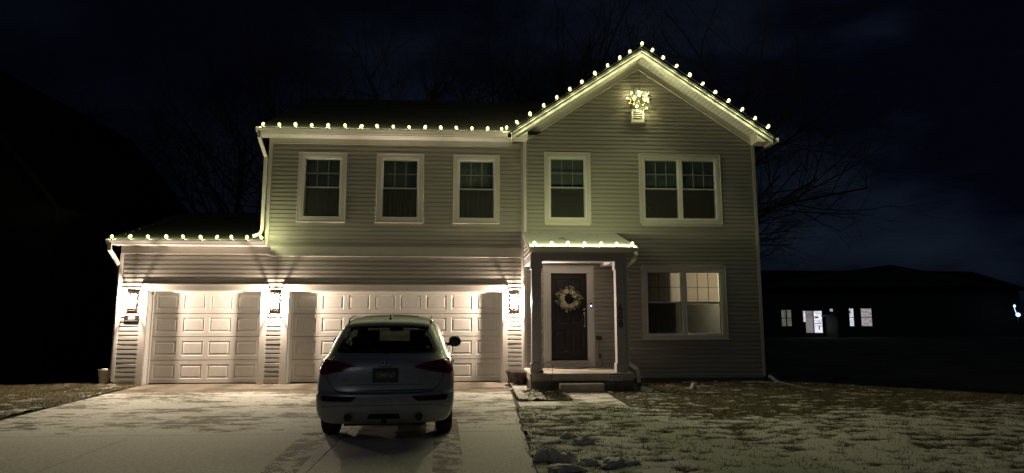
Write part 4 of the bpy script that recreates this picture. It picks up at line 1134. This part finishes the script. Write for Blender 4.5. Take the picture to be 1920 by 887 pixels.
# bumper reflectors
RF = [(.365, .60), (.82, .61), (.845, .585), (.82, .545), (.44, .540), (.40, .565)]
for s in (1, -1): patch('bumper_reflector', [(p[0]*1., p[1]) for p in RF] if s == 1 else mirror(RF), 'tail2', off=.006, th=.015, step=.05)
# panel gaps of the tailgate: a groove drawn as thin strip geometry
def strip(name, pts, w, mat, axis='rear', off=.003, parent=car, step=.05, th=.01):
    P = [Vector(p) for p in pts]; Lp = []; Rp = []
    for i, p in enumerate(P):
        d = (P[min(i+1, len(P)-1)]-P[max(i-1, 0)]).normalized(); nn = Vector((-d.y, d.x))*w/2
        Lp.append(tuple(p+nn)); Rp.append(tuple(p-nn))
    return patch(name, Lp+Rp[::-1], mat, axis, off, th, step, parent)
gate = [(-.70, 1.10), (-.79, 1.0), (-.80, .90), (-.77, .80), (-.70, .70), (-.62, .652), (-.45, .64), (0, .635), (.45, .64), (.62, .652), (.70, .70), (.77, .80), (.80, .90), (.79, 1.0), (.70, 1.10)]
for a, b in zip(gate, gate[1:]): strip('tailgate_gap', [a, b], .010, 'carblack', off=.002)
for a, b in ((-.62, 0), (0, .62)): strip('chrome_strip', [(a, .668), (b, .668)], .012, 'chrome', off=.008)
strip('tailgate_crease', [(-.5, .74), (0, .745), (.5, .74)], .006, 'carblack', off=.001)
strip('bumper_crease', [(-.86, .465), (-.6, .49), (0, .495), (.6, .49), (.86, .465)], .006, 'carblack', off=.001)
for a, b in ((-.50, -.02), (.02, .50)): pass
o = patch('diffuser', [(-.23, .325), (.22, .325), (.19, .385), (-.20, .385)], 'carblack', off=.006, th=.02)
mb = MB(); mb.tube([(0, .10, .30), (0, -.02, .30)], .03, 12); mb.box(-.035, .035, -.035, -.02, .265, .33); mb.build('tow_hitch', 'carblack', car, bevel=.004)
for s in (-.47, .46):
    mb = MB(); n_ = 22
    mb.tube([(s, .14, .345), (s, .012, .345)], .058, n_, cap=False); mb.tube([(s, .012, .345), (s, .16, .345)], .047, n_, cap=True); e = mb.build('exhaust', 'carblack', car)
    mb = MB(); mb.tube([(s+.056*math.cos(2*PI*k/20), .008, .345+.056*math.sin(2*PI*k/20)) for k in range(20)], .006, 6, closed=True); mb.build('exhaust_ring', 'alloy', e)
# plate and badges, set into the surface
def on_rear(x, z, off=.01):
    h = bvh.ray_cast(Vector((x, -2, z)), Vector((0, 1, 0))); return h[0].y-off
py = on_rear(0, .86, .008)
t_ = MB(); t_.box(-.17, .17, py-.006, py+.03, .765, .945); t_.build('plate_frame', 'carblack', car, bevel=.004)
pl = MB(); pl.box(-.152, .152, py-.010, py-.0062, .78, .93); pl = pl.build('licence_plate', 'platemat', car, bevel=.003)
text_mesh('10MY67', .095, .001, 'plateink', 'plate_number', pl, (0, py-.0112, .855), sx=.82, bold=.001)
bz = 1.005
mb = MB()
for k in range(4):
    cx = -.068+k*.045; mb.tube([(cx+.030*math.cos(2*PI*j/20), on_rear(cx, bz, .012), bz+.030*math.sin(2*PI*j/20)) for j in range(20)], .0042, 6, closed=True)
mb.build('four_ring_emblem', 'chrome', car)
mb = MB(); mb.box(-.08, .08, on_rear(0, .965, .008), on_rear(0, .965, -.01), .958, .966); mb.build('tailgate_handle', 'carblack', car)
text_mesh('Q5', .055, .002, 'chrome', 'badge', car, (-.56, on_rear(-.56, .80, .012), .80), bold=.001); text_mesh('3.0T', .028, .002, 'chrome', 'badge', car, (-.475, on_rear(-.475, .79, .010), .79)); text_mesh('TDI', .048, .002, 'chrome', 'badge', car, (.51, on_rear(.51, .80, .014), .80), bold=.001)
# spoiler, roof rails, fin, wiper, mirrors
mb = MB(); nn_ = 16; prev = None
for k in range(nn_+1):
    x = -.58+1.16*k/nn_; c = 1-(x/.58)**2; y0 = .53+.045*(1-c)**1.2; z0 = 1.455+.035*c**.6
    prof = [(x, y0, z0), (x, y0+.015, z0+.022), (x, y0+.26, z0+.065), (x, y0+.26, z0-.01), (x, y0+.02, z0-.008)]
    vs = [mb.bm.verts.new(p) for p in prof]
    if prev:
        for i in range(5): mb.bm.faces.new((prev[i], prev[(i+1) % 5], vs[(i+1) % 5], vs[i])).smooth = i < 2
    prev = vs
mb.build('spoiler', 'frost', car)
for s in (-1, 1):
    mb = MB(); mb.tube([(s*.60, .82, 1.50), (s*.602, .95, 1.553), (s*.605, 1.15, 1.583), (s*.61, 1.5, 1.60), (s*.61, 2.1, 1.58), (s*.60, 2.3, 1.53)], .013, 8); mb.build('roof_rail', 'chrome', car)
mb = MB(); mb.prism([(.80, 1.52), (.98, 1.575), (.95, 1.60), (.86, 1.625), (.83, 1.60)], -.016, .016, 'x'); mb.build('antenna_fin', 'carblack', car, bevel=.01)
patch('sunroof', [(-.42, 1.15), (.42, 1.15), (.42, 1.95), (-.42, 1.95)], 'carblack', 'top', .003, .01, .08)
mb = MB(); yb = on_rear(.0, 1.16, .02); mb.tube([(.02, on_rear(.02, 1.13, .02), 1.13), (-.18, on_rear(-.18, 1.15, .02), 1.155), (-.42, on_rear(-.42, 1.17, .02), 1.17)], .008, 6); mb.build('rear_wiper', 'carblack', car)
mb = MB(); th_ = [2*PI*k/20 for k in range(20)]; mb.prism([(.56+.036*math.cos(a), 1.185+.036*math.sin(a)) for a in th_], on_rear(.56, 1.185, .012), on_rear(.56, 1.185, .008)); M['sticker'] = simple('faded_sticker', (.22,.23,.24), .6, .3, 40); mb.build('window_sticker', 'sticker', car)
for s in (-1, 1):
    t_ = MB(); t_.tube([(s*.86, 2.86, 1.10), (s*.95, 2.84, 1.115)], [.03, .026], 8); mo = t_.build('mirror_arm', 'carblack', car)
    mb = MB(); mb.ball((s*1.035, 2.86, 1.155), .1, 16, 12, (1.02, .62, .78))
    for v in mb.bm.verts:
        if v.co.y < 2.82: v.co.y = 2.82
        d_ = v.co - Vector((s*1.035, 2.86, 1.155)); v.co.x += math.copysign(.012, d_.x)*min(1, abs(d_.x)/.05); v.co.z += math.copysign(.012, d_.z)*min(1, abs(d_.z)/.04)
    mm = mb.build('wing_mirror', 'carblack', car); 
    mb = MB(); mb.prism([(s*1.035+.085*math.cos(a), 1.155+.062*math.sin(a)) for a in th_], 2.812, 2.816); mb.build('mirror_glass', 'chrome', mm)
# wheels
def wheel_mesh():
    mb = MB(); prof = [(.225, -.115), (.30, -.12), (.335, -.105), (.347, -.08), (.349, 0), (.347, .08), (.335, .105), (.30, .12), (.225, .115)]
    mb.lathe(prof, n=40)
    for g in (-.06, -.02, .02, .06): pass
    oa = mb.build('tyre', 'tyre', None, smooth=True); ty = oa.data
    mb = MB(); mb.lathe([(.228, -.11), (.222, -.09), (.215, .0), (.222, .09), (.228, .11)], n=32); mb.lathe([(.0, .05), (.06, .055), (.065, .03)], n=16)
    for k in range(10):
        a = 2*PI*k/10; c, s_ = math.cos(a), math.sin(a); p = lambda r, w, z: (r*c-w*s_, r*s_+w*c, z)
        mb.quad(p(.05, -.018, .05), p(.05, .018, .05), p(.222, .022, .07), p(.222, -.022, .07)); mb.quad(p(.05, -.018, .05), p(.222, -.022, .07), p(.222, -.02, .03), p(.05, -.016, .01)); mb.quad(p(.05, .018, .05), p(.222, .022, .07), p(.222, .02, .03), p(.05, .016, .01))
    ob = mb.build('rim', 'alloy', None, fix=False); rm = ob.data
    bpy.data.objects.remove(oa); bpy.data.objects.remove(ob)
    return ty, rm
TY, RM = wheel_mesh()
for wy in WY:
    for s in (-1, 1):
        o = bpy.data.objects.new('wheel', TY); COL.objects.link(o); o.parent = car; o.location = (s*(WX+.01), wy, .348); o.rotation_euler = (0, s*PI/2, 0)
        r_ = bpy.data.objects.new('rim', RM); COL.objects.link(r_); r_.parent = o
mb = MB(); mb.box(-.74, .74, .35, 4.3, .24, .30); mb.tube([(-.7, .92, .33), (.7, .92, .33)], .035, 10); mb.box(-.55, .55, .22, .62, .21, .30); mb.tube([(-.1, .5, .27), (-.05, 3.4, .27)], .04, 8); mb.build('underbody', 'carblack', car)
# cabin
def seat(x, y, w, parent=car):
    mb = MB(); mb.box(x-w/2, x+w/2, y, y+.5, .55, .70); mb.prism([(y-.02, .6), (y+.12, .6), (y-.02, 1.17), (y-.12, 1.17)], x-w/2, x+w/2, 'x')
    s_ = mb.build('seat', 'cloth', parent, bevel=.05)
    return s_
for x in (-.38, .38):
    s_ = seat(x, 2.05, .5); mb = MB(); mb.box(x-.13, x+.13, 1.88, 1.98, 1.20, 1.38); mb.tube([(x-.05, 1.93, 1.12), (x-.05, 1.93, 1.22)], .008, 6); mb.tube([(x+.05, 1.93, 1.12), (x+.05, 1.93, 1.22)], .008, 6); mb.build('headrest', 'cloth', s_, bevel=.04)
s_ = seat(0, 1.15, 1.25)
for x in (-.45, .45): mb = MB(); mb.box(x-.13, x+.13, 1.0, 1.09, 1.16, 1.31); mb.build('headrest', 'cloth', s_, bevel=.03)
mb = MB(); mb.box(-.78, .78, .5, 3.3, .45, .5); mb.box(-.7, .7, 2.95, 3.25, .6, 1.06); mb.build('cabin_floor', 'cloth', car)
mb = MB(); mb.box(-.12, .12, 2.45, 2.48, 1.35, 1.42); mb.build('interior_mirror', 'cloth', car, bevel=.01)
M['headlining'] = simple('headlining', (.06,.06,.055), .9, .1, 8)

# ---------------------------------------------------------------- neighbours
nb = thing('neighbour_house', 'unlit neighbour house with steep gable at the left edge', 'house', (-14.4, 2, 0))
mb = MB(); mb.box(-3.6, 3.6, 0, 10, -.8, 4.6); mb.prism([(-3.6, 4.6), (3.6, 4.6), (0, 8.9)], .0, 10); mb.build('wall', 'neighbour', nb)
def nroof(name, parent, pts, th=.12, mat='shingle'):
    o = roof_slab(name, pts, mat, th, parent); return o
nroof('roof', nb, [(3.85, -.35, 4.45), (3.85, 10.3, 4.45), (0, 10.3, 9.06), (0, -.35, 9.06)], mat='shingle_dark'); nroof('roof', nb, [(-3.85, 10.3, 4.45), (-3.85, -.35, 4.45), (0, -.35, 9.061), (0, 10.3, 9.061)], mat='shingle_dark')
mb = MB(); mb.prism([(3.85, 4.24), (3.85, 4.42), (0, 9.03), (0, 8.83)], -.37, -.34); mb.prism([(-3.85, 4.24), (-3.85, 4.42), (0, 9.03), (0, 8.83)], -.37, -.34); mb.build('fascia', 'neighbour', nb)
mb = MB(); mb.box(3.55, 3.64, -.03, -.002, 0, 4.5); mb.build('corner_post', 'neighbour', nb)
for x in (-1.8, 1.2):
    mb = MB(); ring(mb, x, x+1., 1.1, 2.6, .09, -.04, -.001); w = mb.build('window', 'neighbour', nb); mb = MB(); mb.quad((x+.08, -.01, 1.18), (x+.92, -.01, 1.18), (x+.92, -.01, 2.52), (x+.08, -.01, 2.52)); mb.build('pane', 'carblack', w)

# far house with lit windows
FY = 40
fh = thing('far_house', 'dark distant house with white lit windows at right', 'house', (0, FY, 0))
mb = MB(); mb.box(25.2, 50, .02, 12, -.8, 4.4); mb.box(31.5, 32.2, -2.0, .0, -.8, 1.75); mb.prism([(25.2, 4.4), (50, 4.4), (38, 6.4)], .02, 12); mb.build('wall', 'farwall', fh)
nroof('roof', fh, [(24.6, -.6, 4.2), (50.6, -.6, 4.2), (50.6, 6, 6.3), (24.6, 6, 6.3)], .15, 'shingle_dark'); nroof('roof', fh, [(50.6, 12.6, 4.2), (24.6, 12.6, 4.2), (24.6, 6, 6.301), (50.6, 6, 6.301)], .15, 'shingle_dark')
mb = MB(); mb.prism([(31.2, 1.72), (32.5, 2.05), (32.5, 2.2), (31.2, 1.87)], -2.3, .01); mb.build('entry_roof', 'farwall', fh)
M['litwin'] = None
def lit_mat(name, c, s, detail=3):
    m, nt, b = newmat(name); v = coords(nt, (1, 1, 1)); f = noi(nt, coords(nt, (.9, 1, 2.4)), detail, 2, .4)
    col = ramp(nt, f, [(.35, tuple(x*.55 for x in c)), (.6, c)]); L(nt, col, b.inputs['Emission Color']); b.inputs['Emission Strength'].default_value = s
    b.inputs['Base Color'].default_value = (.1, .1, .1, 1); return m
M['lit_dim'] = lit_mat('dim_lit_pane', (.55,.56,.50), .20); M['lit_bright'] = lit_mat('bright_lit_pane', (.85,.88,1.0), .85); M['lit_warm'] = lit_mat('curtained_pane', (.70,.62,.64), .52)
M['lit_door'] = lit_mat('bright_patio_pane', (.9,.9,1.0), 1.05, 1.6); M['lit_curtain'] = lit_mat('patio_curtain', (.62,.55,.56), .32, .6)
def lit(x0, x1, z0, z1, panes, mats):
    mb = MB(); ring(mb, x0-.08, x1+.08, z0-.08, z1+.08, .08, -.05, -.0); mb.box(x0, x1, -.04, -.012, (z0+z1)/2-.03, (z0+z1)/2+.03)
    for p in panes: mb.box(p-.05, p+.05, -.041, -.011, z0, z1)
    w = mb.build('window', 'neighbour', fh); e = [x0]+list(panes)+[x1]
    for (a, b), mt in zip(zip(e, e[1:]), mats): mb = MB(); mb.quad((a, -.008, z0), (b, -.008, z0), (b, -.008, z1), (a, -.008, z1)); mb.build('pane', mt, w)
lit(27.55, 28.45, .92, 2.33, [28.0], ['lit_dim', 'lit_dim'])
mb = MB(); ring(mb, 29.45, 31.33, .25, 2.32, .08, -.05, -.0); mb.box(30.42, 30.5, -.04, -.01, .33, 2.24); w = mb.build('patio_door', 'neighbour', fh)
for a, b, mt in ((29.55, 29.75, 'lit_bright'), (29.75, 30.45, 'lit_curtain'), (30.47, 31.25, 'lit_door')): mb = MB(); mb.quad((a, -.008, .33 if a > 29.6 else 1.3), (b, -.008, .33 if a > 29.6 else 1.3), (b, -.008, 2.24), (a, -.008, 2.24)); mb.build('pane', mt, w)
for x0, x1, z0, z1 in ((30.6, 30.95, 1.62, 1.74), (30.55, 31.2, 1.12, 1.18), (30.9, 31.0, .6, .95)): mb = MB(); mb.box(x0, x1, -.0095, -.0085, z0, z1); mb.build('shelf_silhouette', 'neighbour', w)
lit(32.0, 32.3, 2.22, 2.42, [], ['lit_bright'])
lit(33.78, 34.18, .92, 2.46, [], ['lit_bright'])
lit(34.86, 35.85, .92, 2.46, [], ['lit_warm'])
# blue porch light far right
t = thing('blue_porch_light', 'tiny blue light on a post at the right edge', 'lamp', (47.85, FY-2, 0))
M['blue2'] = emis('blue_lamp', (.35,.55,1.0), 3.5)
mb = MB(); mb.tube([(0, 0, -.8), (0, 0, 1.75)], .05, 8); mb.build('post', 'iron', t); mb = MB(); mb.ball((0, -.05, 1.9), .17, 10, 8); mb.build('globe', 'blue2', t)
mb = MB(); mb.ball((-.25, -.05, 2.65), .09, 8, 6, (1, 1, 1.4)); mb.tube([(0, 0, 1.7), (-.25, 0, 2.5)], .02, 5); mb.build('upper_lamp', 'blue2', t)

# ---------------------------------------------------------------- trees
def tree(x, y, h, spread, seed, label, depth=5, lean=0, group='bare trees behind the house'):
    rnd = random.Random(seed)
    t = thing('bare_tree', label, 'tree', (x, y, gz(x, y)-.05), group)
    tr = MB(); cr = MB()
    def branch(p, d, l, r, lev):
        n = 5 if lev < 3 else 3; pts = [p]; rs = [r]; q = p.copy(); dd = d.copy()
        for i in range(n):
            dd = (dd + Vector((rnd.gauss(0, .13), rnd.gauss(0, .13), rnd.gauss(.05, .08)))).normalized()
            q = q + dd*(l/n); pts.append(q.copy()); rs.append(r*(1-.55*(i+1)/n))
        (tr if lev == 0 else cr).tube(pts, rs, 9 if lev == 0 else (6 if lev == 1 else (4 if lev < 4 else 3)), cap=False)
        if lev >= depth: return
        k = {0: 14, 1: 8, 2: 5, 3: 5, 4: 3}[min(lev, 4)]
        for i in range(k):
            f = rnd.uniform(.30 if lev == 0 else .2, 1.0); j = min(int(f*n), n-1); b0 = pts[j].lerp(pts[j+1], f*n-j)
            a = rnd.uniform(0, 2*PI); u = dd.orthogonal().normalized(); v = dd.cross(u)
            ang = rnd.uniform(.5, 1.05); nd = (dd*math.cos(ang) + (u*math.cos(a)+v*math.sin(a))*math.sin(ang)*(spread if lev == 0 else 1)).normalized()
            branch(b0, nd, l*rnd.uniform(.42, .68), rs[j]*rnd.uniform(.38, .6), lev+1)
    branch(Vector((0, 0, 0)), Vector((lean, 0, 1)).normalized(), h*.72, h*.0125, 0)
    tr.build('trunk', 'bark', t, fix=False); cr.build('crown', 'twig', t, fix=False)
    return t
tree(10.2, 12.5, 17.5, 1.15, 3, 'tallest bare tree rising right behind the gable', 5, -.02)
tree(10.3, 10.5, 8.5, 1.3, 8, 'lower spreading bare tree right of the house corner', 4, -.06)
spots = [(-21, 22, 16, 'far left bare tree beyond the neighbour house'), (-16, 27, 19, 'tall bare tree behind the neighbour gable'), (-11, 24, 17, 'bare tree left of the garage roof'), (-6.5, 22, 18, 'bare tree above the low garage roof'),
         (-2, 26, 20, 'bare tree behind the left end of the main roof'), (1.2, 21, 18, 'slender bare tree behind the middle of the main roof'), (4.0, 24, 21, 'bare tree just left of the gable peak'), (7.8, 23, 21, 'bare tree behind the gable peak')]
for i, (x, y, h, lb) in enumerate(spots): tree(x, y, h, 1.0, 20+i, lb, 4)

# ---------------------------------------------------------------- real interior lamp of the front room
ld = bpy.data.lights.new('room_lamp', 'POINT'); ld.energy = 110; ld.color = (1.0, .86, .66); ld.shadow_soft_size = .08
lo = bpy.data.objects.new('room_lamp', ld); COL.objects.link(lo); lo.location = (5.85, 1.15, 2.42)
M['red'] = emis('red_indicator', (1.0, .05, .03), .8)  # glowing red spot added behind the pane; its figure shape is made up
t = thing('red_figurine', 'small glowing red figurine behind the ground floor window', 'ornament', (4.55, .1, 1.0))
mb = MB(); mb.ball((0, 0, .9), .022, 8, 6); mb.build('head', 'red', t); mb = MB(); mb.tube([(0, 0, .88), (.01, 0, .75), (.04, 0, .68)], [.012, .02, .006], 6); mb.tube([(0, 0, .72), (0, 0, .0)], .008, 5); mb.build('figure', 'iron', t)

# ---------------------------------------------------------------- sky, added cool fill, camera
w = bpy.data.worlds.new('World'); S.world = w; w.use_nodes = True; nt = w.node_tree; bg = nt.nodes['Background']
tc = N(nt, 'ShaderNodeTexCoord'); mp = N(nt, 'ShaderNodeMapping'); mp.inputs['Scale'].default_value = (1, 1, 2.2); L(nt, tc.outputs['Generated'], mp.inputs[0])
f = noi(nt, mp.outputs[0], 2.1, 6, .55)
cl = ramp(nt, f, [(.42, (.0009,.0011,.0036)), (.54, (.0042,.0066,.0125)), (.68, (.0080,.0118,.0190))])
sep = N(nt, 'ShaderNodeSeparateXYZ'); L(nt, tc.outputs['Generated'], sep.inputs[0])
side = N(nt, 'ShaderNodeMapRange'); L(nt, sep.outputs[0], side.inputs[0])
for i, x in ((1, -.45), (2, .5), (3, .25), (4, 1.0)): side.inputs[i].default_value = x
L(nt, mixc(nt, side.outputs[0], (.0006,.0007,.0022), cl), bg.inputs[0]); bg.inputs[1].default_value = 1.0
sd = bpy.data.lights.new('moon', 'SUN'); sd.energy = .04; sd.angle = R(12); sd.color = (.88, .94, 1.0)  # weak cool fill added from behind the camera, not a moon
so = bpy.data.objects.new('moon', sd); COL.objects.link(so); so.rotation_euler = (R(58), 0, R(-18))

cam = bpy.data.cameras.new('camera'); co = bpy.data.objects.new('camera', cam); COL.objects.link(co); S.camera = co
f_, yaw, pitch, roll = 1200, .067, .1301, -.0005
cam.sensor_fit = 'HORIZONTAL'; cam.sensor_width = 36; cam.lens = 36*f_/1920; cam.clip_end = 2000; cam.clip_start = .05
Fv = Vector((math.sin(yaw)*math.cos(pitch), math.cos(yaw)*math.cos(pitch), math.sin(pitch))); Rv = Vector((math.cos(yaw), -math.sin(yaw), 0)); Uv = Rv.cross(Fv)
c_, s_ = math.cos(roll), math.sin(roll); Rr = Rv*c_+Uv*s_; Ur = Uv*c_-Rv*s_
co.matrix_world = Matrix(((Rr.x, Ur.x, -Fv.x, 0), (Rr.y, Ur.y, -Fv.y, -15.258), (Rr.z, Ur.z, -Fv.z, 1.4436), (0, 0, 0, 1)))

S.view_settings.view_transform = 'Standard'; S.view_settings.look = 'None'; S.view_settings.exposure = 0; S.view_settings.gamma = 1
S.cycles.use_denoising = True; S.cycles.max_bounces = 8; S.cycles.diffuse_bounces = 4; S.cycles.transparent_max_bounces = 12
S.cycles.sample_clamp_indirect = 2.0; S.cycles.use_light_tree = True; S.cycles.caustics_reflective = False; S.cycles.caustics_refractive = False
